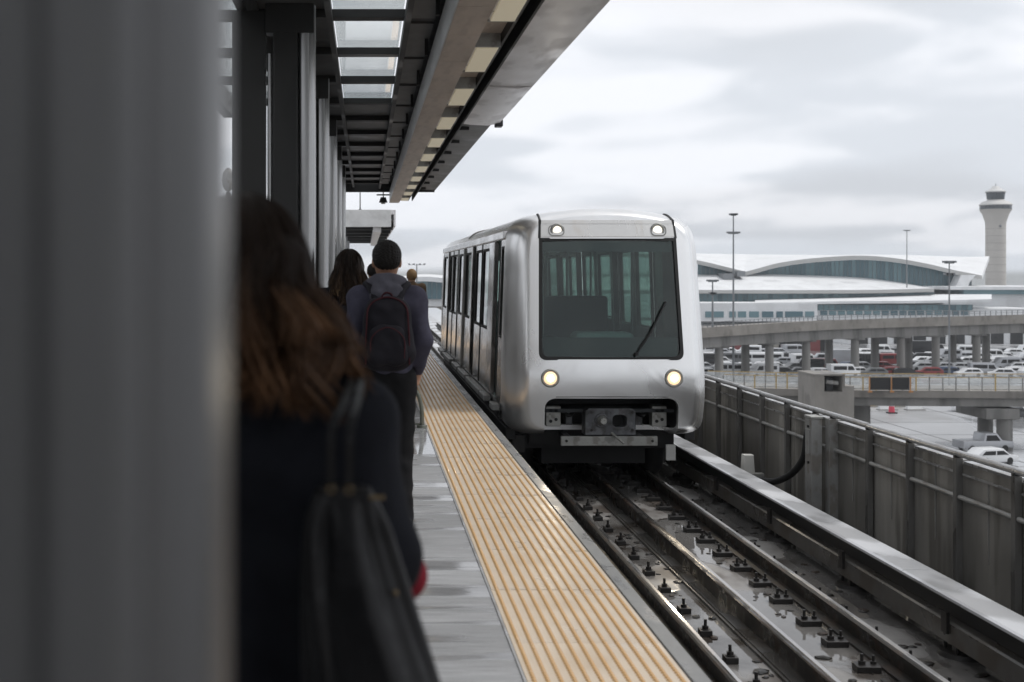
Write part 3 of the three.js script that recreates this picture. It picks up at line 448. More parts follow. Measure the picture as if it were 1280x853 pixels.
  // coupler bay: back wall, coupler head, side plates, bumper bar
  part('bay_wall', box(-0.80, 0.80, -0.45, 0.24, -0.98, -0.93), M.black, T); part('bay_roof', box(-0.80, 0.80, 0.185, 0.21, -0.929, -0.16), M.dark, T);
  for (const s of [-1, 1]) part('bay_cheek', box(s * 0.765, s * 0.785, -0.20, 0.17, -0.93, -0.22), M.dark, T);
  {
    const k = new THREE.Shape(); k.moveTo(-0.26, -0.25); k.lineTo(0.29, -0.25); k.lineTo(0.29, 0.0); k.lineTo(0.25, 0.035); k.lineTo(-0.22, 0.035); k.lineTo(-0.26, 0.01); k.closePath();
    const h = new THREE.Path(rrect(0.03, 0.205, -0.175, -0.025, 0.055).getPoints(8).reverse()); k.holes.push(h);
    const c = part('coupler', uvBox(new THREE.ExtrudeGeometry(k, { depth: 0.22, bevelEnabled: true, bevelSize: 0.008, bevelThickness: 0.008, bevelSegments: 2 }).translate(0, 0.0, -0.42)), M.cast, T);
    part('coupler_socket', box(0.02, 0.215, -0.19, -0.01, -0.6, -0.40), M.black, c); part('coupler_cone', cyl(V(-0.085, -0.09, -0.2), V(-0.085, -0.085, -0.05), 0.062, 0.034, 18), M.plate, c); part('cone_ring', new THREE.TorusGeometry(0.066, 0.016, 8, 20).translate(-0.085, -0.09, -0.185), M.cast, c);
    part('release_lever', cyl(V(0.03, -0.235, -0.2), V(0.125, -0.325, 0.0), 0.016, 0.012, 8), M.plate, c); for (const [x, y] of [[-0.2, -0.2], [-0.2, 0.0], [0.26, -0.2], [0.255, 0.0]]) part('bolt', cyl(V(x, y, -0.195), V(x, y, -0.175), 0.016, 0.016, 6), M.iron, c);
    part('shank', cyl(V(0, -0.1, -0.42), V(0, -0.1, -0.93), 0.08, 0.08, 12), M.dark, c);
    for (const s of [-1, 1]) { const p = part('side_plate', box(s * 0.60 - 0.085, s * 0.60 + 0.085, -0.18, 0.05, -0.52, -0.36, 0.01), M.plate, T); for (const [x, y] of [[-0.03, 0], [0.03, -0.1], [0.03, 0.0], [-0.03, -0.12]]) part('bolt_hole', cyl(V(s * 0.6 + x, y, -0.358), V(s * 0.6 + x, y, -0.35), 0.019, 0.019, 10), M.black, p); part('air_hose', tube([V(s * 0.5, 0.0, -0.5), V(s * 0.42, -0.06, -0.4), V(s * 0.34, -0.02, -0.5)], 0.022, 14, 8), M.rubber, p); part('bracket', box(s * 0.40 - 0.035, s * 0.40 + 0.035, -0.18, 0.02, -0.7, -0.5), M.cast, p); }
    const b = part('bumper_bar', box(-0.54, 0.54, -0.375, -0.27, -0.24, -0.18, 0.006), M.plate, T); for (const s of [-1, 1]) { part('bumper_arm', box(s * 0.42 - 0.03, s * 0.42 + 0.03, -0.36, -0.30, -0.95, -0.2405), M.dark, b); part('bolt', cyl(V(s * 0.48, -0.32, -0.181), V(s * 0.48, -0.32, -0.165), 0.016, 0.016, 6), M.iron, b); }
    part('shoe_bracket', box(0.70, 0.81, -0.58, -0.40, -0.5, -0.46, 0.006), std([0.6, 0.6, 0.58], 0.5), T);
  }
  // running gear
  part('chassis', box(-0.93, 0.93, -0.52, -0.2705, -12.6, -1.05), M.black, T);
  for (const s of [-1, 1]) part('skirt', box(s * 0.98, s * 1.10, -0.38, -0.24, -12.6, -0.75, 0.01), M.dark, T);
  for (const z of [-1.75, -2.85, -10.1, -11.2]) for (const s of [-1, 1]) { const w = part('wheel', new THREE.TorusGeometry(0.27, 0.12, 14, 36).rotateY(Math.PI / 2).translate(s * 0.80, BED + 0.39, z), M.rubber, T); part('hub', cyl(V(s * 0.70, BED + 0.39, z), V(s * 0.90, BED + 0.39, z), 0.17, 0.17, 20), M.iron, w); }
  part('collector_gear', box(-1.0, -0.86, -0.55, -0.35, -1.1, -0.9), M.iron, T); part('axle_frame', box(-0.62, 0.62, -0.72, -0.522, -3.4, -1.2), M.black, T);
  // sides: doors, windows, pillars in steel, each leaning with the body
  const lean = Math.atan2(1.142 - 1.088, 1.93 - 0.4);
  function sideGroup(s) { return (g) => { const m = new THREE.Matrix4().makeRotationZ(-lean); const q = g.clone().applyMatrix4(m); if (s > 0) { q.scale(-1, 1, 1); const ix = q.index; if (ix) { for (let i = 0; i < ix.count; i += 3) { const a = ix.getX(i + 1); ix.setX(i + 1, ix.getX(i + 2)); ix.setX(i + 2, a); } } else { for (const k of Object.keys(q.attributes)) { const A = q.attributes[k], z = A.itemSize; for (let i = 0; i < A.count; i += 3) for (let c = 0; c < z; c++) { const u = A.array[(i + 1) * z + c]; A.array[(i + 1) * z + c] = A.array[(i + 2) * z + c]; A.array[(i + 2) * z + c] = u; } } } } q.translate(s * 1.152, 0, 0); return q; }; }
  // (local frame of a left side panel: x 0 = outer skin, +x = inwards, y up, z along the train)
  function leaf(z0, z1, y0, y1, wy0, wy1, inset, mx = 0.07) {
    const s = new THREE.Shape(); s.moveTo(z0, y0); s.lineTo(z1, y0); s.lineTo(z1, y1); s.lineTo(z0, y1); s.closePath();
    s.holes.push(new THREE.Path(rrect(z0 + mx, z1 - mx, wy0, wy1, 0.05).getPoints(6).reverse()));
    const g = new THREE.ExtrudeGeometry(s, { depth: 0.04, bevelEnabled: true, bevelSize: 0.004, bevelThickness: 0.004, bevelSegments: 2 }); g.rotateY(-Math.PI / 2); g.translate(inset + 0.04, 0, 0); return uvBox(g);   // shape x -> z
  }
  for (const s of [-1, 1]) {
    const put = sideGroup(s), Y0 = 0.035, Y1 = 1.95;
    const dz = (d) => -(d - D0);
    const panel = (name, d0, d1, proud, m) => part(name, put(box(-proud, 0.05, Y0, Y1, dz(d1), dz(d0), 0.008)), m, T);
    const window_ = (name, d0, d1, inset, wy0 = 0.86, wy1 = 1.86, mx = 0.07) => { const p = part(name, put(leaf(dz(d1), dz(d0), Y0, Y1, wy0, wy1, inset, mx)), M.stainless, T); part('pane', put(box(inset + 0.012, inset + 0.020, wy0 - 0.01, wy1 + 0.01, dz(d1) + mx - 0.01, dz(d0) - mx + 0.01)), M.sideGlass, p); part('gasket', put(leaf(dz(d1) + mx - 0.012, dz(d0) - mx + 0.012, wy0 - 0.012, wy1 + 0.012, wy0 + 0.016, wy1 - 0.016, inset - 0.002, 0.028)), M.rubber, p); return p; };
    const recess = (d0, d1) => { part('door_pocket', put(box(0.055, 0.075, Y0, Y1, dz(d1), dz(d0))), M.black, T); };
    window_('narrow_window', 14.99, 15.42, 0.004, 0.80, 1.86, 0.06); recess(15.425, 16.14); panel('pillar', 16.15, 16.78, 0.012, M.stainless);
    recess(16.79, 16.85); recess(19.085, 19.41);
    for (const [a, b] of [[16.86, 17.96], [17.975, 19.075]]) { const d = window_('door', a, b, 0.012, 0.82, 1.87, 0.11); part('door_edge', put(box(-0.002, 0.045, Y0, Y1, dz(b) - 0.012, dz(b) - 0.002)), M.rubber, d); part('sensor_strip', put(box(0.0, 0.009, 1.0, 1.5, dz(a) - 0.06, dz(a) - 0.045)), M.dark, d); }
    panel('pillar', 19.42, 19.62, 0.012, M.stainless); window_('window_panel', 19.68, 20.86, 0.004); panel('joint_post', 20.88, 21.06, 0.026, M.galv); window_('window_panel', 21.08, 22.28, 0.004); recess(22.29, 22.72);
    recess(22.725, 22.75); recess(24.865, 24.99); for (const [a, b] of [[22.76, 23.80], [23.815, 24.855]]) { const d = window_('door', a, b, 0.012, 0.82, 1.87, 0.11); part('door_edge', put(box(-0.002, 0.045, Y0, Y1, dz(b) - 0.012, dz(b) - 0.002)), M.rubber, d); }
    panel('pillar', 25.0, 25.2, 0.012, M.stainless); window_('window_panel', 25.25, 26.54, 0.004);
    for (const [a, b] of [[15.0, 15.4], [16.1, 16.8], [16.9, 19.05], [19.4, 20.8], [21.1, 22.2], [22.8, 24.8], [25.2, 26.4]]) if (s < 0) part('sill_step', put(box(-0.085, 0.0, -0.06, 0.012, dz(b), dz(a), 0.01)), M.galv, T);
    part('roof_rail', put(box(-0.022, 0.03, 1.962, 2.05, dz(26.8), dz(15.05), 0.008)), M.stainless, T);
    part('lower_rail', put(box(-0.012, 0.03, -0.155, -0.065, dz(26.8), dz(15.05), 0.008)), M.dark, T);
  }
  part('roof_joint', (() => { const g = []; for (let i = 0; i < ring.length; i++) { const p = ring[i]; if (p.y > 2.06) g.push(p.clone().setZ(-(20.97 - D0)).multiply(V(1.004, 1.004, 1))); } g.sort((a, b) => a.x - b.x); return tube(g, 0.016, 60, 6); })(), M.galv, T);
  part('roof_unit', box(-0.55, 0.55, 2.26, 2.335, -11.8, -8.2, 0.03), M.header, T);
  // inside: floor, ceiling, end wall with its window, benches, poles, console
  part('floor', box(-1.06, 1.06, -0.02, 0.02, -12.8, -0.35), M.interiorDark, T); part('ceiling_liner', box(-0.9, 0.9, 2.06, 2.09, -12.7, -0.75), M.interior, T);
  for (const s of [-1, 1]) { part('rear_post', box(s * 0.68, s * 1.04, 0.03, 2.05, -12.86, -12.80), M.interior, T); for (const [z0, z1] of [[-12.4, -10.9], [-8.1, -5.7]]) { const b = part('bench', box(s * 0.62, s * 1.02, 0.40, 0.46, z0, z1, 0.02), M.seatBlue, T); part('bench_back', box(s * 0.98, s * 1.04, 0.46, 0.84, z0, z1, 0.02), M.seatBlue, b); part('bench_leg', box(s * 0.7, s * 0.98, 0.021, 0.398, z0 + 0.2, z1 - 0.2), M.interiorDark, b); } }
  part('rear_sill', box(-0.678, 0.678, 0.03, 0.95, -12.86, -12.80), M.interior, T); part('rear_header', box(-0.678, 0.678, 1.80, 2.05, -12.86, -12.80), M.interior, T); part('rear_pane', box(-0.70, 0.70, 0.85, 1.85, -12.90, -12.885), M.sideGlass, T);
  for (const [x, z] of [[-0.55, -1.6], [0.55, -1.6], [-0.5, -4.2], [0.5, -4.2], [0, -3.2], [0, -6.6], [-0.5, -8.6], [0.5, -8.6], [0, -10.2]]) part('grab_pole', cyl(V(x, 0.02, z), V(x, 2.06, z), 0.018, 0.018, 10), M.pipe, T);
  for (const s of [-1, 1]) part('hand_bar', cyl(V(s * 0.5, 1.88, -1.2), V(s * 0.5, 1.88, -12), 0.016, 0.016, 8), M.pipe, T);
  part('console', box(-0.36, 0.32, 0.55, 0.885, -0.75, -0.32, 0.07), std([0.34, 0.40, 0.40], 0.5), T); part('console_shelf', box(-0.80, 0.80, 0.45, 0.60, -0.8, -0.26, 0.02), M.interiorDark, T);
  part('camera_pod', new THREE.SphereGeometry(0.165, 24, 16).translate(-0.66, 0.70, -0.30), M.black, T); part('front_seat_back', box(-0.52, 0.42, 0.6, 1.26, -2.6, -2.45, 0.05), std([0.10, 0.11, 0.125], 0.8), T);
  part('pillar_cover', box(-0.86, -0.70, 0.6, 1.93, -0.62, -0.45, 0.02), M.black, T);
}

// ------------------------------------------------------------------ far things: roads, terminal, tower, masts, parked vehicles
M.roadConcrete = surface({ seed: 101, color: [0.235, 0.22, 0.20], vary: 0.25, grain: 0.15, stain: [0.12, 0.11, 0.10], stainAmount: 0.6, cells: [6, 3], rough: [0.5, 0.8], wet: 0.3, size: 14 });
M.pierConcrete = surface({ seed: 102, color: [0.21, 0.205, 0.195], vary: 0.2, grain: 0.15, stain: [0.09, 0.085, 0.08], stainAmount: 0.5, cells: [5, 1], rough: [0.5, 0.8], wet: 0.4, size: 9 });
M.whitePaint = surface({ seed: 103, color: [0.74, 0.75, 0.76], vary: 0.06, grain: 0.04, stain: [0.5, 0.5, 0.5], stainAmount: 0.25, cells: [4, 3], rough: [0.4, 0.6], wet: 0.3, wetDark: 0.95, size: 30 });
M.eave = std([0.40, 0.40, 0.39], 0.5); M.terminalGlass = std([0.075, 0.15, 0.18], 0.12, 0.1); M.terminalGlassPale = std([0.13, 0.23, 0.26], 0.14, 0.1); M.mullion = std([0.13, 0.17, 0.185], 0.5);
M.towerConcrete = surface({ seed: 104, color: [0.50, 0.475, 0.44], vary: 0.08, grain: 0.06, cells: [3, 6], rough: [0.6, 0.8], wet: 0.2, wetDark: 0.95, size: 24 });
M.towerGlass = std([0.035, 0.045, 0.055], 0.15, 0.1); M.yellow = std([0.42, 0.29, 0.10], 0.5); M.orange = std([0.42, 0.20, 0.07], 0.5); M.red = std([0.20, 0.05, 0.05], 0.5); M.mast = std([0.20, 0.21, 0.22], 0.5, 0.3);
const d4 = (h) => (EYE - GY) * F / h;                // depth of an apron point seen h pixels under the horizon

// a box beam following points (upper edge), of given height and width
function sweep(pts, h, w, drop = 0) {
  const pos = [], idx = [], n = pts.length; const off = [];
  for (let i = 0; i < n; i++) { const a = pts[Math.max(0, i - 1)], b = pts[Math.min(n - 1, i + 1)], t = b.clone().sub(a).setY(0).normalize(); off.push(V(t.z, 0, -t.x)); }
  const flip = off[0].z < 0 ? -1 : 1;                 // the back side lies away from the camera
  for (let i = 0; i < n; i++) for (const [q, y] of [[0, -drop], [1, -drop], [1, -drop - h], [0, -drop - h]]) { const o = off[i].clone().multiplyScalar(-q * w * flip); pos.push(pts[i].x + o.x, pts[i].y + y, pts[i].z + o.z); }
  for (let i = 0; i + 1 < n; i++) for (let k = 0; k < 4; k++) { const a = i * 4 + k, b = i * 4 + (k + 1) % 4; idx.push(a, b, b + 4, a, b + 4, a + 4); }
  const e = (n - 1) * 4; idx.push(0, 2, 1, 0, 3, 2, e, e + 1, e + 2, e, e + 2, e + 3);
  const g = new THREE.BufferGeometry(); g.setAttribute('position', new THREE.Float32BufferAttribute(pos, 3)); g.setIndex(idx); return uvBox(toCreasedNormals(g, 0.3));
}
const curveAt = (list, n) => new THREE.CatmullRomCurve3(list.map((p) => at(...p))).getPoints(n);
{ // the upper elevated road
  const R = thing('elevated_road', 'long grey concrete elevated road on round piers, farther and higher of the two', 'bridge');
  const top = curveAt([[800, 419, 206], [886, 413.5, 214], [955, 409, 220], [1024, 405, 225], [1122, 401.5, 231], [1210, 399, 236], [1300, 396.5, 241], [1420, 394, 247]], 46);
  part('deck', sweep(top, 1.15, 9.5), M.roadConcrete, R); part('girder', sweep(top.map((p) => p.clone().add(V(0, 0, -0.7))), 1.75, 8.0, 1.16), M.pierConcrete, R); part('parapet', sweep(top.map((p) => p.clone().add(V(0, 0.52, 0))), 0.515, 0.3), M.roadConcrete, R);
  const posts = []; for (let i = 0; i < top.length; i++) for (const f of [0, 0.5]) { const p = top[i].clone().lerp(top[Math.min(i + 1, top.length - 1)], f); posts.push(p); }
  for (const p of posts) part('rail_post', box(p.x - 0.05, p.x + 0.05, p.y + 0.52, p.y + 1.45, p.z - 0.12, p.z - 0.02), M.mast, R);
  part('guard_rail', sweep(top.map((p) => p.clone().add(V(0, 1.42, -0.03))), 0.07, 0.06), M.mast, R); part('guard_rail', sweep(top.map((p) => p.clone().add(V(0, 1.02, -0.03))), 0.05, 0.06), M.mast, R);
  const yAt = (x) => { let b = top[0]; for (const p of top) if (Math.abs(p.x - x) < Math.abs(b.x - x)) b = p; return b; };
  for (const [px, dd] of [[846, 0], [899, 0], [962, 0], [1008, 0], [1069, 0], [1126.5, 0], [1170, 0], [1221, 0], [1290, 0], [932, 7], [1036.5, 7], [1094, 7], [1136, 7], [1191, 7], [1233, 7]]) {
    let q = yAt((px - CX) * 222 / F); for (let it = 0; it < 3; it++) q = yAt((px - CX) * (-q.z + 1.6 + dd * 0.8) / F);
    const d = -q.z + 1.9 + dd * 0.8, x = (px - CX) * d / F, pier = part('pier', cyl(V(x, GY, -d), V(x, q.y - 2.92, -d), 0.74, 0.70, 20), M.pierConcrete, R);
    if (!dd) part('pier_cap', box(x - 1.5, x + 1.5, q.y - 3.2, q.y - 2.913, -d - 5, -d + 0.9), M.pierConcrete, pier);
  }
}
{ // the lower road with its fence and pier
  const R = thing('service_bridge', 'nearer low concrete service bridge with glazed fence and yellow posts', 'bridge');
  const top = curveAt([[905, 484.5, 139], [985, 486.5, 137], [1080, 488.5, 135], [1180, 489, 133.5], [1280, 489.5, 132], [1400, 490, 131]], 30);
  part('deck', sweep(top, 0.72, 7), M.roadConcrete, R); part('girder', sweep(top.map((p) => p.clone().add(V(0, 0, -0.5))), 0.92, 6, 0.725), M.pierConcrete, R);
  const f0 = top.map((p) => p.clone().add(V(0, 1.42, -0.2)));
  part('fence_rail', sweep(f0, 0.07, 0.06), M.yellow, R); part('fence_rail', sweep(f0.map((p) => p.clone().setY(p.y - 1.22)), 0.06, 0.06), M.galv, R); part('fence_rail', sweep(f0.map((p) => p.clone().setY(p.y - 0.62)), 0.04, 0.05), M.galv, R);
  const r = rng(40);
  for (let i = 0; i + 1 < top.length; i++) { const p = top[i], q = top[i + 1]; part('fence_post', box(p.x - 0.05, p.x + 0.05, p.y, p.y + 1.45 + (r() < 0.25 ? 0.3 : 0), p.z - 0.25, p.z - 0.15), r() < 0.4 ? M.yellow : M.galv, R);
    const c = p.clone().lerp(q, 0.5), w = q.x - p.x; const g = box(-w / 2 + 0.06, w / 2 - 0.06, 0.22, 1.33, -0.012, 0.012); g.rotateY(Math.atan2(-(q.z - p.z), w)); g.translate(c.x, c.y, c.z - 0.21); part('fence_pane', g, M.fencePane ??= new THREE.MeshPhysicalMaterial({ color: lin(0.93, 0.94, 0.94), transmission: 0.9, thickness: 0, roughness: 0.25 }), R); }
  const back = top.map((p) => p.clone().add(V(0, 1.3, -6.7))); part('back_fence', sweep(back, 1.1, 0.08, 0.1), M.fencePane, R); part('fence_rail', sweep(back, 0.08, 0.06), M.yellow, R);
  for (const [px, dd] of [[1247 - 15, 4.2], [1256, 0]]) { const d = 133.6 + dd, x = (px - CX) * d / F; part('pier', cyl(V(x, GY, -d), V(x, -12.62, -d), 0.80, 0.74, 22), M.pierConcrete, R); }
  part('pier_cap', box((1228 - CX) * 133.5 / F, (1270 - CX) * 133.5 / F, -13.75, -12.6 - 0.02, -139.5, -132.6, 0.1), M.pierConcrete, R);
  for (const [px, dd] of [[1076, 3.5]]) { const d = 135.6 + dd, x = (px - CX) * d / F; part('pier', cyl(V(x, GY, -d), V(x, -12.5, -d), 1.05, 1.0, 20), M.pierConcrete, R); }
  // two black boards on the fence, framed in orange
  const B = thing('black_board', 'pair of black slatted boards framed in orange on the service bridge fence', 'board');
  for (const [a, b] of [[1088, 1113.5], [1115, 1137]]) { const p0 = at(a, 490, 133.9), p1 = at(b, 490, 133.9); const o = part('panel', box(p0.x, p1.x, p0.y + 0.2, p0.y + 1.5, p0.z - 0.1, p0.z), M.black, B); for (let k = 0; k < 6; k++) part('slat', box(p0.x + 0.05, p1.x - 0.05, p0.y + 0.28 + k * 0.2, p0.y + 0.4 + k * 0.2, p0.z + 0.002, p0.z + 0.05), M.dark, o); }
  for (const px of [1087, 1114.3, 1138]) { const p = at(px, 490, 133.8); part('post', box(p.x - 0.045, p.x + 0.045, p.y - 0.05, p.y + 1.6, p.z - 0.02, p.z + 0.14), M.orange, B); part('foot', box(p.x - 0.2, p.x + 0.2, p.y - 0.06, p.y + 0.12, p.z + 0.1405, p.z + 0.3), M.orange, B); }
}
{ // concrete abutment with an open machine bay
  const d = 128, k = d / F, x0 = (1019 - CX) * k, x1 = (1068 - CX) * k, Y = (py) => EYE - (py - CY) * k;
  const A = thing('concrete_abutment', 'square concrete abutment with a dark machine recess in its top', 'abutment', [0, 0, -d]);
  part('wall', box(x0, x1, Y(640), Y(490), -5, 0), M.roadConcrete, A); part('side_wall', box(x0, x0 + 0.95, Y(489.95), Y(470), -5, 0), M.roadConcrete, A); part('back_wall', box(x0 + 0.955, x1, Y(489.95), Y(472), -5, -4.4), M.pierConcrete, A); part('lid', box(x0 - 0.1, x0 + 3.0, Y(469.9), Y(468), -5, 0.05), M.roadConcrete, A); part('right_wall', box(x0 + 2.75, x0 + 3.0, Y(489.95), Y(470.1), -5, 0), M.roadConcrete, A); part('low_wall', box(x0 + 3.005, x1, Y(489.95), Y(483), -4.3, 0), M.roadConcrete, A);
  part('machine', box(x0 + 1.5, x0 + 2.2, Y(489.9), Y(474), -3, -1), M.dark, A); part('duct', cyl(V(x0 + 1.3, Y(478), -0.6), V(x0 + 2.5, Y(480), -0.6), 0.22, 0.22, 12), M.galv, A);
}
{ // concrete guideway wall far behind the train's tail, and a service hut beyond
  const g = thing('guideway_wall', 'low grey guideway wall beyond the tail of the train', 'wall', [0, 0, -95]);
  for (let k = 0; k < 6; k++) part('wall_panel', box(-2 + k * 2.4, 0.37 + k * 2.4, -5.6, -1.25, -0.3, 0), M.roadConcrete, g); part('coping', box(-2, 12.4, -1.2495, -1.0, -0.4, 0.1), M.roadConcrete, g);
}

// the terminal: stacked white roofs over glass
const TD = 500;
function ruled(front, back, thick) {                   // a roof sheet between an eave and a ridge, with thickness
  const n = 60, a = new THREE.CatmullRomCurve3(front).getSpacedPoints(n), b = new THREE.CatmullRomCurve3(back).getSpacedPoints(n), pos = [], idx = [];
  for (let i = 0; i <= n; i++) for (const [p, y] of [[a[i], 0], [b[i], 0], [b[i], -thick], [a[i], -thick]]) pos.push(p.x, p.y + y, p.z);
  for (let i = 0; i < n; i++) for (let k = 0; k < 4; k++) { const u = i * 4 + k, v = i * 4 + (k + 1) % 4; idx.push(u, v + 4, v, u, u + 4, v + 4); }
  idx.push(0, 1, 2, 0, 2, 3); const e = n * 4; idx.push(e, e + 2, e + 1, e, e + 3, e + 2);
  const g = new THREE.BufferGeometry(); g.setAttribute('position', new THREE.Float32BufferAttribute(pos, 3)); g.setIndex(idx); return uvBox(toCreasedNormals(g, 0.5));
}
const P = (list, d) => list.map(([x, y]) => at(x, y, d));
function yOn(list, x) { for (let i = 0; i + 1 < list.length; i++) if (x >= list[i][0] && x <= list[i + 1][0]) return lerp(list[i][1], list[i + 1][1], (x - list[i][0]) / (list[i + 1][0] - list[i][0])); return list[x < list[0][0] ? 0 : list.length - 1][1]; }
function glassWall(parent, x0, x1, step, topOf, botOf, d, mats, r) {
  for (let x = x0; x < x1 - 0.1; x += step) { const b = Math.min(x + step, x1), k = d / F; const q = [[x, botOf(x)], [b, botOf(b)], [b, topOf(b)], [x, topOf(x)]].map(([px, py]) => [(px - CX) * k, EYE - (py - CY) * k]); if (q[3][1] - q[0][1] < 0.3 && q[2][1] - q[1][1] < 0.3) continue;
    const p = part('pane', uvBox(prism(q.map(([a, c], i) => [a + (i === 0 || i === 3 ? 0.12 : -0.12), c]), 0.2).translate(0, 0, -d - 0.2)), mats[Math.floor(r() * mats.length)], parent); part('mullion', box(q[1][0] - 0.1, q[1][0] + 0.1, q[1][1], q[2][1], -d - 0.3, -d + 0.1), M.mullion, p); }
}
{
  const r = rng(60), t = thing('airport_terminal', 'white airport terminal with sweeping curved roofs over bands of glass', 'terminal');
  const wing = [[700, 318], [760, 316.5], [820, 318], [875, 326], [905, 333], [931, 339.5]];
  const main = [[931, 340], [950, 335], [968, 330], [1001, 324.6], [1047, 320.6], [1080, 319.7], [1117, 322.5], [1156, 329], [1195, 338], [1228, 344.5]];
  part('wing_roof', ruled(P(wing, TD), P([[700, 312], [790, 312], [875, 317], [905, 317.5], [934, 318]], TD + 70), 1.6), M.whitePaint, t);
  part('main_roof', ruled(P(main, TD), P([[934, 318], [1000, 318.5], [1047, 319], [1080, 318.4], [1130, 318.8], [1184, 320.5], [1212, 321], [1237, 320.5]], TD + 70), 1.7), M.whitePaint, t);
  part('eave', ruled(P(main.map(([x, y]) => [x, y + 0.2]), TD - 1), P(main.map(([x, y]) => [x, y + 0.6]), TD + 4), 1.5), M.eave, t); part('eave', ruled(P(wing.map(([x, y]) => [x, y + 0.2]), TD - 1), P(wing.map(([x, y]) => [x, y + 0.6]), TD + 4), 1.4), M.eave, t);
  const low = [[700, 343], [875, 343.5], [960, 343], [1001, 344], [1080, 347.6], [1117, 352], [1166, 360]], lowEave = [[700, 362.5], [875, 362.5], [1000, 362.6], [1080, 362.4], [1130, 361.5], [1168, 360.4]];
  const lowR = [[1090, 347], [1166, 356], [1192, 361]];
  glassWall(t, 935, 1196, 5.2, (x) => yOn(main, x) + 4, (x) => x < 1160 ? yOn(low, x) + 3 : 366, TD + 6, [M.terminalGlass, M.terminalGlass, M.terminalGlassPale], r);
  glassWall(t, 872, 930, 5.2, (x) => yOn(wing, x) + 4, () => 346, TD + 6, [M.terminalGlass, M.terminalGlassPale], r);
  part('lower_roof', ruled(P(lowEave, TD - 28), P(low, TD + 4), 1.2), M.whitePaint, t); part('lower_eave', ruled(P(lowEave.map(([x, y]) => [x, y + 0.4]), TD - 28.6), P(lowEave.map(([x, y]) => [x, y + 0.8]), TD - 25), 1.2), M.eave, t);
  glassWall(t, 872, 1160, 6.3, () => 365, () => 378, TD - 24, [M.terminalGlassPale, M.terminalGlass, M.terminalGlassPale], r);
  // roof over the arrivals level and what lies under it
  part('link_roof', ruled(P([[944, 378.5], [1000, 377.5], [1080, 376.5], [1160, 376], [1240, 374]], TD - 48), P([[944, 375], [1000, 373.5], [1080, 371.5], [1160, 368.5], [1240, 368]], TD - 24), 0.9), M.whitePaint, t);
  glassWall(t, 972, 1216, 7.2, () => 381, (x) => 388, TD - 45, [M.terminalGlass, M.terminalGlassPale], r);
  const wall = (a, b, y0, y1, d, depth, m) => { const p = at(a, y0, d), q = at(b, y1, d); return box(p.x, q.x, p.y, q.y, -d - depth, -d); };
  part('wall', wall(1020, 1300, 400, 386, TD - 44.5, 30), M.whitePaint, t); part('wall', wall(872, 1022, 402, 379, TD - 50, 20), M.whitePaint, t); part('core', wall(872, 1215, 402, 346, TD + 8, 50), M.mullion, t); part('core', wall(872, 1168, 379, 365, TD - 23, 24), M.mullion, t);
  for (const [a, b] of [[882, 905], [912, 920], [923, 933], [937, 949], [953, 967], [971, 979], [982, 1004], [1007, 1018]]) part('window', wall(a, b, 397, 389.5, TD - 50.35, 0.3), r() < 0.6 ? M.terminalGlass : M.terminalGlassPale, t);
  for (let x = 1026; x < 1210; x += 11) part('window', wall(x, x + 8.6, 394, 388.8, TD - 44.85, 0.3), r() < 0.6 ? M.terminalGlass : M.terminalGlassPale, t);
  part('leg', uvBox(prism([[1199, 344], [1217, 344], [1210, 352], [1204, 368], [1188, 368]].map(([x, y]) => [(x - CX) * TD / F, EYE - (y - CY) * TD / F]), 6).translate(0, 0, -TD - 4)), M.whitePaint, t);
  part('terrace_roof', wall(1186, 1330, 362.5, 358.5, TD - 20, 50), M.whitePaint, t); part('terrace_glass', wall(1205, 1330, 368, 362.6, TD - 18, 40), M.terminalGlassPale, t); part('terrace_wall', wall(1180, 1330, 387, 368.1, TD - 16, 40), M.whitePaint, t);
  part('plant_room', wall(905, 918, 352, 342, TD - 8, 8), M.mast, t); part('plant_room', wall(922, 932, 346, 339, TD - 8, 8), M.mast, t);
  const u = thing('left_terminal', 'glazed curved roof building half hidden behind the train tail', 'building');
  const e2 = [[470, 352], [505, 348], [530, 346], [560, 348.5], [600, 355]]; part('roof', ruled(P(e2, 380), P([[470, 349], [505, 345], [530, 343], [560, 345], [600, 351]], 410), 1.4), M.whitePaint, u);
  glassWall(u, 480, 590, 6, (x) => yOn(e2, x) + 5, () => 374, 383, [M.terminalGlass, M.terminalGlassPale], r); part('wall', wall(470, 600, 402, 374, 384, 30), M.whitePaint, u); part('core', wall(472, 598, 374, 358, 386, 25), M.mullion, u);
}
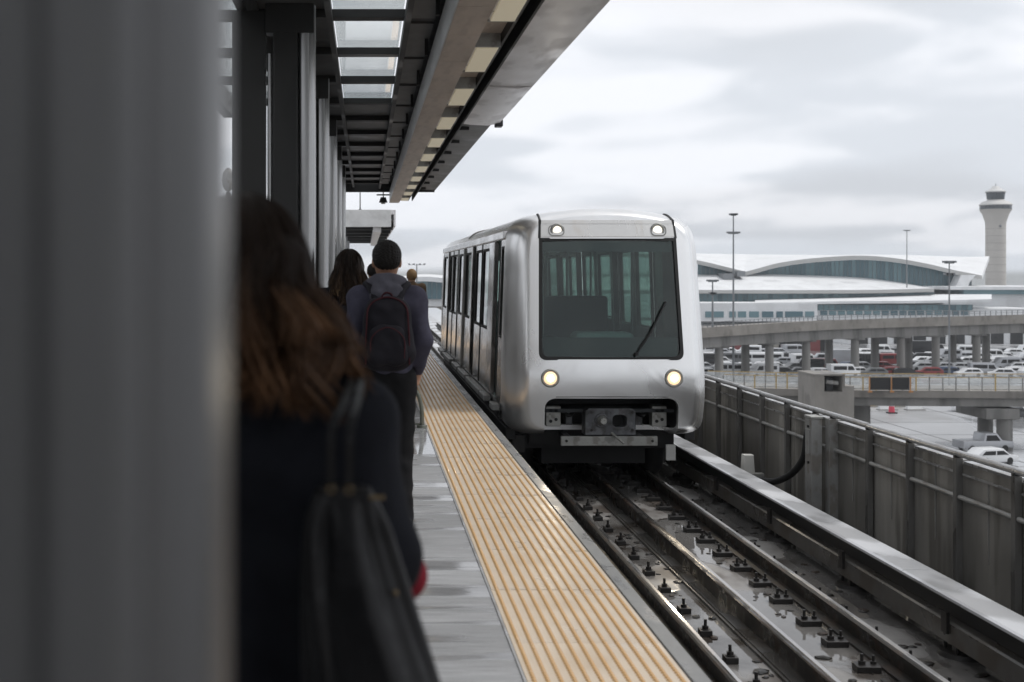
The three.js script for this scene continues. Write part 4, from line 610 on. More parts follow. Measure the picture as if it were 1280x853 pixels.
{ // control tower
  const d = 700, k = d / F, x = (1245 - CX) * k, Y = (py) => EYE - (py - CY) * k, w = (px) => px * k / 1.12;
  const t = thing('control_tower', 'pale concrete airport control tower with two glazed rings', 'tower', [x, GY, -d]); const y = (py) => Y(py) - GY;
  const lathe = (list, seg = 24) => uvBox(new THREE.LatheGeometry(list.map(([r, py]) => new THREE.Vector2(w(r), y(py))), seg).toNonIndexed());
  part('shaft', lathe([[13.4, 415], [13.2, 285], [13.6, 278], [17, 268], [20.5, 263], [20.8, 262.3]]), M.towerConcrete, t);
  for (let j = 0; j < 13; j++) part('shaft_joint', new THREE.TorusGeometry(w(13.32), 0.07, 4, 24).rotateX(Math.PI / 2).translate(0, y(286 + j * 9), 0), M.roadConcrete, t);
  part('lower_ring', lathe([[20.5, 262.2], [20.5, 261.4], [0, 261.3]]), M.towerConcrete, t);
  for (let i = 0; i < 24; i++) { const a = (i + 0.5) / 24 * Math.PI * 2, rr = w(20); part('pane', new THREE.BoxGeometry(rr * 0.235, (262 - 257.4) * k, 0.4).translate(0, y(259.4), rr).rotateY(a), M.towerGlass, t); }
  part('ring_roof', lathe([[0, 257.2], [21.2, 257.3], [21.4, 255.8], [17.5, 252.5], [12, 251], [11, 249.8], [0, 249.6]]), std([0.58, 0.57, 0.55], 0.6), t);
  for (let i = 0; i < 16; i++) { const a = (i + 0.5) / 16 * Math.PI * 2, rr = w(11.2); const g = new THREE.BoxGeometry(rr * 0.36, (249.5 - 241) * k, 0.4); g.rotateX(0.12).translate(0, y(245), rr).rotateY(a); part('cab_pane', g, M.towerGlass, t); }
  part('cab_core', lathe([[0, 249.5], [9, 249.4], [10, 241.2], [0, 241]]), M.mast, t);
  part('cab_roof', lathe([[0, 241], [13.2, 240.9], [13.4, 239], [8, 237], [7.4, 235.4], [5, 235.2], [4.6, 233], [0, 232.6]]), std([0.62, 0.62, 0.61], 0.6), t); part('antenna', cyl(V(0, y(232.8), 0), V(0, y(229), 0), 0.25, 0.12, 6), M.mast, t);
  part('port', new THREE.SphereGeometry(0.8, 8, 6).translate(0, y(283), w(13.4)), M.mast, t);
}
function mast(name, label, px, topY, d, baseY, arms, r0 = 0.22) {
  const x = (px - CX) * d / F, top = EYE - (topY - CY) * d / F, t = thing(name, label, 'light mast', [x, baseY, -d], 'light masts on the apron'); const h = top - baseY;
  part('pole', cyl(V(0, 0, 0), V(0, h, 0), r0, r0 * 0.45, 10), M.mast, t); part('base', cyl(V(0, 0, 0), V(0, 0.6, 0), r0 * 1.7, r0 * 1.4, 10), M.pierConcrete, t);
  for (const [f, w] of arms) { const b = part('crossarm', box(-w, w, h * f - 0.12, h * f, -0.1, 0.1), M.mast, t); for (const s of [-1, -0.4, 0.4, 1]) part('floodlight', box(s * w - 0.28, s * w + 0.28, h * f + 0.001, h * f + 0.3, -0.25, 0.25), M.mast, b); }
}
mast('light_mast', 'tall slim light mast with two crossarms right beside the train', 917, 268, 220, GY, [[0.995, 0.45], [0.885, 0.85]]);
mast('light_mast', 'slender pale mast in front of the middle of the terminal', 1134, 288, 479, GY, [[0.995, 1.0]], 0.28);
mast('light_mast', 'dark lamp mast left of the control tower in front of the elevated road', 1187, 327, 190, GY, [[0.99, 0.7], [0.90, 0.5]], 0.18);
mast('light_mast', 'short double lamp post standing on the elevated road next to the train', 891, 350, 217, EYE - (414 - CY) * 217 / F, [[0.97, 0.75], [0.72, 0.4]], 0.22);
mast('light_mast', 'small lamp post far beyond the waiting man and the train tail', 521, 330, 330, GY, [[0.99, 2.0]], 0.3);
// sheds and stacks behind the vehicles
{
  const shed = (name, label, a, b, y0, y1, d, depth, m, band) => { const p = at(a, y0, d), q = at(b, y1, d), t = thing(name, label, 'building', [(p.x + q.x) / 2, GY, -d]); const w = (q.x - p.x) / 2, h = q.y - GY; part('wall', box(-w, w, 0, h, -depth, 0), m, t); part('roof', box(-w - 0.4, w + 0.4, h + 0.002, h + 0.5, -depth - 0.4, 0.4), M.eave, t); if (band) for (let x = -w + 1.5; x < w - 3; x += 5) part('dock_door', box(x, x + 3.2, 0.0, Math.min(3.4, h - 0.6), 0.002, 0.25), band, t); return t; };
  shed('cargo_shed', 'long white cargo shed seen under the elevated road on the right', 1062, 1330, 432, 409, 330, 30, M.whitePaint, M.dark);
  shed('red_trimmed_shed', 'dark shed with a red stripe under the elevated road', 1000, 1040, 440, 417, 300, 12, M.dark, M.red);
  shed('pale_shed', 'small pale cargo building behind the parked vehicles on the left', 940, 996, 440, 420, 310, 14, std([0.5, 0.47, 0.42], 0.7), M.dark);
  shed('brown_shed', 'low brown building beside the train front under the road', 880, 936, 440, 420, 305, 14, std([0.10, 0.08, 0.08], 0.7), M.red);
}
// parked vehicles: car, van and truck, each a body with glass and wheels
function carGeo(kind) {
  const L = kind === 'pickup' ? 5.4 : kind === 'van' ? 5.2 : kind === 'truck' ? 7.2 : 4.5, H = kind === 'van' ? 2.2 : kind === 'truck' ? 3.1 : 1.45, W = kind === 'car' ? 1.8 : 2.1, a = L / 2;
  const prof = kind === 'car' ? [[-a, 0.3], [a, 0.3], [a, 0.72], [a - 0.95, 0.9], [a - 1.65, H], [-a + 0.75, H], [-a + 0.1, 0.95]] : kind === 'pickup' ? [[-a, 0.45], [a, 0.45], [a, 0.95], [a - 1.2, 1.08], [a - 1.8, 1.8], [a - 3.0, 1.8], [a - 3.15, 1.05], [-a, 1.05]] : kind === 'van' ? [[-a, 0.35], [a, 0.35], [a, 1.0], [a - 0.75, 1.2], [a - 1.3, H], [-a, H]] : [[-a, 0.6], [a, 0.5], [a, 1.7], [a - 0.4, 2.3], [a - 1.9, 2.3], [a - 1.95, 1.1], [a - 2.05, 1.1], [a - 2.1, H], [-a, H]];
  const body = uvBox(toCreasedNormals(prism(prof, W - 0.16, 0.08).translate(0, 0, -W / 2 + 0.08), 0.5)), glass = [];
  for (const s of [-1, 1]) { const z = s * (W / 2 + 0.004); if (kind === 'car') { glass.push(prism([[a - 1.05, 0.94], [a - 1.65, H - 0.12], [-0.15, H - 0.12], [-0.15, 0.94]], 0.02).translate(0, 0, z - 0.01), prism([[-0.27, 0.94], [-0.27, H - 0.12], [-a + 0.85, H - 0.12], [-a + 0.45, 0.96]], 0.02).translate(0, 0, z - 0.01)); } else if (kind === 'pickup') glass.push(prism([[a - 1.4, 1.12], [a - 1.85, 1.7], [a - 2.9, 1.7], [a - 3.0, 1.12]], 0.02).translate(0, 0, z - 0.01)); else if (kind === 'van') { glass.push(prism([[a - 0.95, 1.25], [a - 1.35, H - 0.25], [a - 2.2, H - 0.25], [a - 2.2, 1.25]], 0.02).translate(0, 0, z - 0.01)); glass.push(prism([[a - 2.4, 1.3], [a - 2.4, H - 0.25], [-a + 0.4, H - 0.25], [-a + 0.4, 1.3]], 0.02).translate(0, 0, z - 0.01)); } else glass.push(prism([[a - 0.15, 1.7], [a - 0.45, 2.2], [a - 1.5, 2.2], [a - 1.5, 1.65]], 0.02).translate(0, 0, z - 0.01)); }
  const wheel = new THREE.CylinderGeometry(kind === 'truck' ? 0.48 : 0.34, kind === 'truck' ? 0.48 : 0.34, 0.24, 14).rotateX(Math.PI / 2);
  return { kind, body, glass: glass.map((q) => uvBox(q)), wheel, spots: [[a - 0.9, 1], [a - 0.9, -1], [-a + 0.9, 1], [-a + 0.9, -1]].map(([x, s]) => [x, kind === 'truck' ? 0.48 : 0.34, s * (W / 2 - 0.1)]) };
}
const CARS = { car: carGeo('car'), van: carGeo('van'), truck: carGeo('truck'), pickup: carGeo('pickup') };
const paints = { white: std([0.72, 0.73, 0.74], 0.3), silver: std([0.42, 0.43, 0.45], 0.3, 0.4), grey: std([0.15, 0.155, 0.16], 0.35, 0.2), black: std([0.02, 0.02, 0.022], 0.25), red: std([0.22, 0.03, 0.03], 0.35), blue: std([0.05, 0.075, 0.13], 0.35), orange: std([0.6, 0.2, 0.04], 0.4) };
function vehicle(kind, paint, x, d, turn, label, group) {
  const c = CARS[kind], t = thing('parked_' + kind, label, kind, [x, GY, -d], group); t.rotation.y = turn;
  part('body', c.body, paints[paint], t); for (const q of c.glass) part('window', q, M.black, t); for (const s of c.spots) part('wheel', c.wheel, M.rubber, t).position.set(...s);
  return t;
}
{
  const r = rng(123), piers = [[899, 'first'], [962, 'second'], [1008, 'third'], [1069, 'fourth'], [1126.5, 'fifth'], [1170, 'sixth'], [1221, 'seventh']];
  const rowsN = ['front', 'second', 'third', 'fourth', 'rear']; const seen = {};
  [[470, 0], [463, 1], [456, 2], [450, 3], [444, 4]].forEach(([py, row]) => {
    const d = d4(py - CY);
    for (let px = 878 + r() * 8; px < 1292; px += (row < 2 ? 18 : 14) + r() * 11) {
      if (row > 2 && px < 1060 && px > 1000) continue;
      const kind = r() < 0.68 ? 'car' : r() < 0.88 ? 'van' : 'truck', q = r(), paint = q < 0.60 ? 'white' : q < 0.76 ? 'silver' : q < 0.86 ? 'grey' : q < 0.94 ? 'black' : q < 0.965 ? 'red' : q < 0.985 ? 'blue' : 'orange';
      const i = piers.findIndex((p) => p[0] > px), where = i === 0 ? 'left of the first road pier' : i < 0 ? 'right of the seventh road pier' : `between the ${piers[i - 1][1]} and ${piers[i][1]} road piers`;
      let label = `${paint} ${kind} parked in the ${rowsN[row]} row ${where}`; const n = (seen[label] = (seen[label] ?? 0) + 1); if (n > 1) label = label.replace(`${paint} ${kind}`, `${['', '', 'next', 'third', 'fourth', 'fifth'][n]} ${paint} ${kind}`);
      const dd = d + (r() - 0.5) * 5; vehicle(kind, paint, (px - CX) * dd / F, dd, (r() < 0.5 ? 0 : Math.PI) + (r() - 0.5) * 0.7, label, 'vehicles parked under the elevated road');
    }
  });
  vehicle('car', 'white', (1240 - CX) * 124 / F, 124, 0.25, 'white car just over the parapet rail at the right edge');
  vehicle('pickup', 'silver', (1229 - CX) * 133 / F, 133, 0.12, 'silver pickup truck beside the near pier of the service bridge');
  vehicle('car', 'white', (1222 - CX) * 168 / F, 170, 2.8, 'white car standing behind the service bridge pier cap');
  vehicle('car', 'black', (1277 - CX) * 160 / F, 162, 0.5, 'black car at the right edge under the service bridge');
  const b = thing('safety_drum', 'red and white safety drum standing on the wet apron', 'safety drum', [(1115 - CX) * 168 / F, GY, -168]); part('drum', new THREE.CylinderGeometry(0.28, 0.4, 1.9, 14).translate(0, 1.11, 0), std([0.6, 0.06, 0.10], 0.5), b); part('band', new THREE.CylinderGeometry(0.345, 0.37, 0.3, 14).translate(0, 1.1, 0), paints.white, b); part('foot', box(-0.55, 0.55, 0.002, 0.159, -0.55, 0.55), M.rubber, b);
  for (let i = 0; i < 7; i++) { const px = 1075 + i * 11.5, d = 172 + (i % 3) * 4; const c = thing('kerb_barrier', `pale concrete kerb barrier behind the service bridge girder, ${['first', 'second', 'third', 'fourth', 'fifth', 'sixth', 'seventh'][i]} from the left`, 'barrier', [(px - CX) * d / F, GY, -d], 'kerb barriers on the apron'); part('block', uvBox(prism([[-0.3, 0], [0.3, 0], [0.12, 0.9], [-0.12, 0.9]], 2.2).rotateY(Math.PI / 2 + 0.2).translate(-1.1, 0, 0)), i % 3 === 1 ? M.yellow : M.whitePaint, c); part('foot', box(-1.3, 1.3, 0.001, 0.1, -0.5, 0.5), M.pierConcrete, c); }
}

// ------------------------------------------------------------------ people
// Distance fields of tapered capsules and ellipsoids joined smoothly, meshed by surface nets.
const cap = (a, b, ra, rb, k = 0.03, s = [1, 1, 1]) => ({ a, b, ra, rb, k, s });
const ell = (c, r, k = 0.02) => ({ c, r, k });
function primDist(p, x, y, z) {
  if (p.c) { const qx = (x - p.c[0]) / p.r[0], qy = (y - p.c[1]) / p.r[1], qz = (z - p.c[2]) / p.r[2], l = Math.hypot(qx, qy, qz); return (l - 1) * Math.min(p.r[0], p.r[1], p.r[2]); }
  const [sx, sy, sz] = p.s, ax = p.a[0] / sx, ay = p.a[1] / sy, az = p.a[2] / sz, bx = p.b[0] / sx - ax, by = p.b[1] / sy - ay, bz = p.b[2] / sz - az; x = x / sx - ax; y = y / sy - ay; z = z / sz - az;
  const t = Math.min(1, Math.max(0, (x * bx + y * by + z * bz) / (bx * bx + by * by + bz * bz + 1e-9))); return (Math.hypot(x - t * bx, y - t * by, z - t * bz) - (p.ra + (p.rb - p.ra) * t)) * Math.min(sx, sy, sz);
}
function field(prims, ripple) {
  return (x, y, z) => { let d = 1e3; for (const p of prims) { const e = primDist(p, x, y, z); if (p.cut) { d = Math.max(d, -e); continue; } const h = Math.max(p.k - Math.abs(d - e), 0) / p.k; d = Math.min(d, e) - h * h * p.k * 0.25; } return ripple ? d + ripple(x, y, z) : d; };
}
function bounds(prims, m) { const lo = [1e9, 1e9, 1e9], hi = [-1e9, -1e9, -1e9]; for (const p of prims) { if (p.cut) continue; for (let i = 0; i < 3; i++) { if (p.c) { lo[i] = Math.min(lo[i], p.c[i] - p.r[i]); hi[i] = Math.max(hi[i], p.c[i] + p.r[i]); } else { lo[i] = Math.min(lo[i], p.a[i] - p.ra * p.s[i], p.b[i] - p.rb * p.s[i]); hi[i] = Math.max(hi[i], p.a[i] + p.ra * p.s[i], p.b[i] + p.rb * p.s[i]); } } } return [lo.map((v) => v - m), hi.map((v) => v + m)]; }
function nets(prims, cell, ripple) {
  const f = field(prims, ripple), [lo, hi] = bounds(prims, cell * 2.5 + 0.012), n = [0, 1, 2].map((i) => Math.ceil((hi[i] - lo[i]) / cell) + 1), [nx, ny, nz] = n, val = new Float32Array(nx * ny * nz);
  for (let k = 0; k < nz; k++) for (let j = 0; j < ny; j++) for (let i = 0; i < nx; i++) val[(k * ny + j) * nx + i] = f(lo[0] + i * cell, lo[1] + j * cell, lo[2] + k * cell);
  const id = new Int32Array(nx * ny * nz).fill(-1), pos = [], nor = [], idx = [], st = [1, nx, nx * ny];
  const corners = [0, 1, nx, nx + 1, nx * ny, nx * ny + 1, nx * ny + nx, nx * ny + nx + 1], E = [[0, 1], [2, 3], [4, 5], [6, 7], [0, 2], [1, 3], [4, 6], [5, 7], [0, 4], [1, 5], [2, 6], [3, 7]];
  for (let k = 0; k < nz - 1; k++) for (let j = 0; j < ny - 1; j++) for (let i = 0; i < nx - 1; i++) {
    const o = (k * ny + j) * nx + i; let neg = 0; for (const c of corners) if (val[o + c] < 0) neg++; if (!neg || neg === 8) continue;
    let x = 0, y = 0, z = 0, m = 0; for (const [a, b] of E) { const va = val[o + corners[a]], vb = val[o + corners[b]]; if ((va < 0) === (vb < 0)) continue; const t = va / (va - vb); x += (a & 1) + ((b & 1) - (a & 1)) * t; y += ((a >> 1) & 1) + (((b >> 1) & 1) - ((a >> 1) & 1)) * t; z += (a >> 2) + ((b >> 2) - (a >> 2)) * t; m++; }
    x = lo[0] + (i + x / m) * cell; y = lo[1] + (j + y / m) * cell; z = lo[2] + (k + z / m) * cell; id[o] = pos.length / 3; pos.push(x, y, z);
    const h = cell * 0.5, gx = f(x + h, y, z) - f(x - h, y, z), gy = f(x, y + h, z) - f(x, y - h, z), gz = f(x, y, z + h) - f(x, y, z - h), l = Math.hypot(gx, gy, gz) || 1; nor.push(gx / l, gy / l, gz / l);
  }
  for (let k = 1; k < nz - 1; k++) for (let j = 1; j < ny - 1; j++) for (let i = 1; i < nx - 1; i++) { const o = (k * ny + j) * nx + i; for (let a = 0; a < 3; a++) { const va = val[o], vb = val[o + st[a]]; if ((va < 0) === (vb < 0)) continue; const u = st[(a + 1) % 3], w = st[(a + 2) % 3], q = [id[o - u - w], id[o - w], id[o], id[o - u]]; if (q.some((v) => v < 0)) continue; if (va < 0) idx.push(q[0], q[1], q[2], q[0], q[2], q[3]); else idx.push(q[0], q[2], q[1], q[0], q[3], q[2]); } }
  const g = new THREE.BufferGeometry(); g.setAttribute('position', new THREE.Float32BufferAttribute(pos, 3)); g.setAttribute('normal', new THREE.Float32BufferAttribute(nor, 3)); g.setIndex(idx);
  return uvBox(g);
}
const folds = (amp, f = 22, s = 1) => (x, y, z) => amp * (Math.sin(x * f * 1.3 + y * f * 0.9 * s + 3 * Math.sin(z * 9 + y * 7)) * Math.sin(y * f * 0.7 - z * f * 0.8 + 2 * Math.sin(x * 11)) + 0.5 * Math.sin(y * f * 2.3 + x * 17 + 2 * Math.sin(z * 21)));
// head looking to -z; c = centre of the skull
function headPrims([x, y, z]) {
  return [ell([x, y + 0.012, z + 0.008], [0.076, 0.104, 0.096]), ell([x, y - 0.055, z - 0.028], [0.058, 0.068, 0.066], 0.04), cap([x, y - 0.01, z - 0.098], [x, y - 0.042, z - 0.112], 0.011, 0.016, 0.02), ell([x, y - 0.075, z - 0.086], [0.026, 0.009, 0.010], 0.012), ell([x, y - 0.105, z - 0.072], [0.028, 0.022, 0.026], 0.03),
    ...[-1, 1].flatMap((s) => [ell([x + s * 0.079, y - 0.012, z + 0.012], [0.010, 0.032, 0.019], 0.008), ell([x + s * 0.032, y + 0.012, z - 0.088], [0.018, 0.008, 0.010], 0.012), ell([x + s * 0.033, y - 0.004, z - 0.094], [0.013, 0.010, 0.009], 0.004)])];
}
// hand: wrist w, pointing along dir; palm looks along nrm; thumb lies towards nrm x dir
function handPrims(w, dir, nrm, curl = 0.5, grow = 0, side = 1) {
  const D = V(...dir).normalize(), N = V(...nrm).normalize(), S = new THREE.Vector3().crossVectors(N, D).multiplyScalar(side); N.crossVectors(D, S).multiplyScalar(side).normalize(); const W = V(...w), pt = (a, b, c) => W.clone().addScaledVector(D, a).addScaledVector(S, b).addScaledVector(N, c), A = (v) => [v.x, v.y, v.z], out = [];
  for (let i = 0; i < 4; i++) { const b = (i - 1.5) * 0.0205; out.push(cap(A(pt(0, b * 0.5, 0)), A(pt(0.086 - Math.abs(i - 1.2) * 0.004, -b, 0)), 0.017 + grow, 0.0125 + grow, 0.02)); }
  const L = [0.070, 0.080, 0.075, 0.058]; for (let i = 0; i < 4; i++) { const b = (1.5 - i) * 0.0205; let q = pt(0.086 - Math.abs(i - 1.2) * 0.004, b, 0), ang = curl * 0.5; for (let k = 0; k < 3; k++) { const l = L[i] * [0.45, 0.32, 0.23][k], n = q.clone().addScaledVector(D, Math.cos(ang) * l).addScaledVector(N, Math.sin(ang) * l); out.push(cap(A(q), A(n), 0.0095 - k * 0.0011 + grow, 0.0088 - k * 0.0012 + grow, 0.005)); q = n; ang += curl * 0.75; } }
  const t0 = pt(0.02, 0.028, 0.006), t1 = pt(0.055, 0.048, 0.022), t2 = pt(0.085, 0.050, 0.038); out.push(cap(A(t0), A(t1), 0.015 + grow, 0.012 + grow, 0.015), cap(A(t1), A(t2), 0.0115 + grow, 0.009 + grow, 0.006)); return out;
}
function hairStrands({ c, rx, ry, rz, n, len, seed, spread, root, tip, wave = 0.012, thick = 0.0016, seg = 13, face = 0.9 }) {
  const r = rng(seed), pos = [], nor = [], col = [], idx = [], locks = []; for (let i = 0; i < 90; i++) locks.push({ az: r() * Math.PI * 2, ph: r() * 6.3, ph2: r() * 6.3, fr: 7 + r() * 6, flip: (r() - 0.3) * 0.075, e: 0.55 + 0.75 * r(), w: 0.5 + r(), tone: 0.6 + r() * 0.8 });
  for (let i = 0; i < n; i++) {
    const lk = locks[Math.floor(r() * locks.length)], az = lk.az + (r() - 0.5) * 0.16, frontness = -Math.sin(az);           // az = -90 deg looks to -z, the face
    if (frontness > face) continue;
    const th0 = 0.04 + r() * 0.7, end = len * lk.e * (0.88 + 0.2 * r()), ph = lk.ph + (r() - 0.5) * 0.9, ph2 = lk.ph2 + (r() - 0.5) * 0.9, out = 0.98 + r() * 0.13, w = wave * lk.w * (0.8 + 0.4 * r()), fr = lk.fr, flip = lk.flip + (r() - 0.5) * 0.012, tone = lk.tone * (0.75 + r() * 0.5), pts = [], drift = (r() - 0.5) * 0.12;
    const arc = 1.66 - th0, arcLen = arc * (ry + rx) * 0.5, total = arcLen + end;
    for (let k = 0; k <= seg; k++) { const s = k / seg * total; let x, y, z; if (s < arcLen) { const th = th0 + s / arcLen * arc, a = az + drift * s / total; x = rx * out * Math.sin(th) * Math.cos(a); y = ry * out * Math.cos(th); z = rz * out * Math.sin(th) * Math.sin(a); } else { const e = s - arcLen, q = e / end, a = az + drift * s / total, sp = 1 + spread * Math.sin(Math.min(1, q * 1.2) * 1.7) * 0.9; x = rx * out * Math.sin(1.66) * Math.cos(a) * sp; z = rz * out * Math.sin(1.66) * Math.sin(a) * sp; y = ry * out * Math.cos(1.66) - e; x += Math.cos(a) * flip * q * q; z += Math.sin(a) * flip * q * q; }
      const g = Math.max(0, (s - arcLen * 0.6) / total); x += w * g * 2.2 * Math.sin(s * fr * 2.2 + ph); z += w * g * 2.2 * Math.sin(s * fr * 2.0 + ph2); pts.push(V(c[0] + x, c[1] + y, c[2] + z)); }
    const base = pos.length / 3; for (let k = 0; k <= seg; k++) { const t = pts[Math.min(seg, k + 1)].clone().sub(pts[Math.max(0, k - 1)]).normalize(), a = V(-t.z, 0.001, t.x).cross(t).normalize(), b = t.clone().cross(a), rr = thick * (k === seg ? 0.15 : 1), mixv = smooth(0.35, 0.95, k / seg + (r() - 0.5) * 0.1); for (let m = 0; m < 3; m++) { const an = m * 2.0944, nx = a.x * Math.cos(an) + b.x * Math.sin(an), ny = a.y * Math.cos(an) + b.y * Math.sin(an), nz = a.z * Math.cos(an) + b.z * Math.sin(an); pos.push(pts[k].x + nx * rr, pts[k].y + ny * rr, pts[k].z + nz * rr); nor.push(nx, ny, nz); for (let q = 0; q < 3; q++) col.push(lerp(root[q], tip[q], mixv) * tone); } }
    for (let k = 0; k < seg; k++) for (let m = 0; m < 3; m++) { const u = base + k * 3 + m, v = base + k * 3 + (m + 1) % 3; idx.push(u, v, v + 3, u, v + 3, u + 3); }
  }
  const g = new THREE.BufferGeometry(); g.setAttribute('position', new THREE.Float32BufferAttribute(pos, 3)); g.setAttribute('normal', new THREE.Float32BufferAttribute(nor, 3)); g.setAttribute('color', new THREE.Float32BufferAttribute(col, 3)); g.setIndex(idx); return g;
}
const hairMat = new THREE.MeshPhysicalMaterial({ vertexColors: true, roughness: 0.5, specularIntensity: 0.4 });
const hairTone = (c, r = 0.55) => new THREE.MeshPhysicalMaterial({ color: lin(...c), roughness: r, specularIntensity: 0.35 });
// A standing or walking person looking to -z. J holds the joints in metres over the floor, relative to the feet.
function person(label, [x, , z], J, look, cell = 0.012, turn = 0) {
  const t = thing('person', label, 'person', [x, 0, z]); t.rotation.y = turn;
  const limb = (a, b, ra, rb, k) => cap(J[a], J[b], ra, rb, k), up = (p, dy) => [p[0], p[1] + dy, p[2]];
  const S = look.slim ?? 1;
  const trunk = [cap(J.pelvis, J.waist, 0.115 * S, 0.10 * S, 0.06, [1.25, 1, 0.9]), cap(J.waist, J.chest, 0.10 * S, 0.115 * S, 0.06, [1.3, 1, 0.9]), cap(J.shL, J.shR, 0.058 * S, 0.058 * S, 0.07), cap(up(J.neck, -0.05), up(J.neck, 0.06), 0.055, 0.052, 0.04),
    limb('shL', 'elL', 0.048, 0.038, 0.03), limb('shR', 'elR', 0.048, 0.038, 0.03), limb('elL', 'wrL', 0.038, 0.026, 0.02), limb('elR', 'wrR', 0.038, 0.026, 0.02), limb('hipL', 'knL', 0.078, 0.052, 0.04), limb('hipR', 'knR', 0.078, 0.052, 0.04), limb('knL', 'anL', 0.050, 0.034, 0.02), limb('knR', 'anR', 0.050, 0.034, 0.02)];
  const sub = (a, b) => [b[0] - a[0], b[1] - a[1], b[2] - a[2]];
  const hL = handPrims(J.wrL, J.hdL ?? sub(J.elL, J.wrL), [1, 0, -0.2], look.curl ?? 0.6, 0, 1), hR = handPrims(J.wrR, J.hdR ?? sub(J.elR, J.wrR), [-1, 0, -0.2], look.curl ?? 0.6, 0, -1);
  part('body', merge([nets(trunk, Math.max(cell, 0.012)), nets(headPrims(J.head), look.fine ?? 0.005), nets(hL, look.fineHand ?? 0.0045), nets(hR, look.fineHand ?? 0.0045)]), look.skin, t);
  // clothing over the same joints
  const g = look.ease ?? 0.022, coat = [cap(up(J.pelvis, look.hem), J.waist, (0.125 + (look.flare ?? 0)) * S, 0.112 * S, 0.05, [1.28, 1, 0.95]), cap(J.waist, J.chest, 0.112 * S, 0.128 * S, 0.06, [1.32, 1, 0.95]), cap(J.shL, J.shR, 0.062 + g * 0.5, 0.062 + g * 0.5, 0.07), limb('shL', 'elL', 0.060 + g * 0.6, 0.048 + g * 0.6, 0.04), limb('shR', 'elR', 0.060 + g * 0.6, 0.048 + g * 0.6, 0.04), limb('elL', 'wrL', 0.048 + g * 0.6, 0.034 + g * 0.3, 0.03), limb('elR', 'wrR', 0.048 + g * 0.6, 0.034 + g * 0.3, 0.03), cap(up(J.neck, -0.06), up(J.neck, 0.0), 0.085, 0.072, 0.05)];
  const c = part(look.coatName ?? 'jacket', nets(coat, cell, folds(0.0042, 20)), look.coat, t);
  if (look.hood) { const N = J.neck, hp = []; let q0 = null; for (let k = 0; k <= 12; k++) { const a = -0.5 + k / 12 * (Math.PI + 1.0), q = [N[0] + 0.088 * Math.cos(a), N[1] + 0.012 + 0.028 * Math.sin(a), N[2] + 0.0 + 0.085 * Math.sin(a)]; if (q0) hp.push(cap(q0, q, 0.036, 0.036, 0.012)); q0 = q; }
    hp.push(ell([N[0], N[1] - 0.05, N[2] + 0.105], [0.105, 0.085, 0.045], 0.02), ell([N[0], N[1] - 0.11, N[2] + 0.105], [0.06, 0.06, 0.04], 0.03));
    part('hood', nets(hp, 0.006, folds(0.003, 34)), look.hoodCloth ?? look.coat, c); }
  if (look.collar) part('collar', nets([cap([J.neck[0] - 0.06, J.neck[1] + 0.005, J.neck[2] + 0.02], [J.neck[0] + 0.06, J.neck[1] + 0.005, J.neck[2] + 0.02], 0.075, 0.075, 0.03)], 0.008, folds(0.006, 60)), look.collar, c);
  const pants = [cap(up(J.pelvis, 0.03), J.pelvis, 0.118 * S, 0.122 * S, 0.05, [1.25, 1, 0.95]), limb('hipL', 'knL', 0.090, 0.064, 0.04), limb('hipR', 'knR', 0.090, 0.064, 0.04), limb('knL', 'anL', 0.062, 0.050, 0.02), limb('knR', 'anR', 0.062, 0.050, 0.02)];
  part('trousers', nets(pants, cell, folds(0.0035, 26)), look.pants, t);
  for (const k of ['L', 'R']) { const a = J['an' + k]; const s = part('shoe', nets([cap([a[0], a[1] - 0.035, a[2] + 0.03], [a[0], a[1] - 0.045, a[2] - 0.13], 0.042, 0.034, 0.02, [1, 0.95, 1]), cap([a[0], a[1] + 0.02, a[2]], [a[0], a[1] - 0.04, a[2]], 0.046, 0.044, 0.02)], 0.008), look.shoe, t); s.position.y = 0; }
  return t;
}
const stand = (h, o = {}) => { const k = h / 1.75, s = (a) => a.map((v) => v * k); const J = { head: s([0, 1.638, -0.01]), neck: s([0, 1.485, 0.01]), chest: s([0, 1.33, 0]), waist: s([0, 1.12, 0]), pelvis: s([0, 0.96, 0]), shL: s([-0.185, 1.42, 0]), shR: s([0.185, 1.42, 0]), elL: s([-0.235, 1.15, 0.03]), elR: s([0.235, 1.15, 0.03]), wrL: s([-0.225, 0.93, -0.06]), wrR: s([0.225, 0.93, -0.06]), hipL: s([-0.09, 0.92, 0]), hipR: s([0.09, 0.92, 0]), knL: s([-0.095, 0.51, -0.03]), knR: s([0.095, 0.51, -0.03]), anL: s([-0.10, 0.085, 0]), anR: s([0.10, 0.085, 0]) }; for (const [n, v] of Object.entries(o)) J[n] = v; return J; };
const shoeDark = std([0.02, 0.02, 0.02], 0.5);
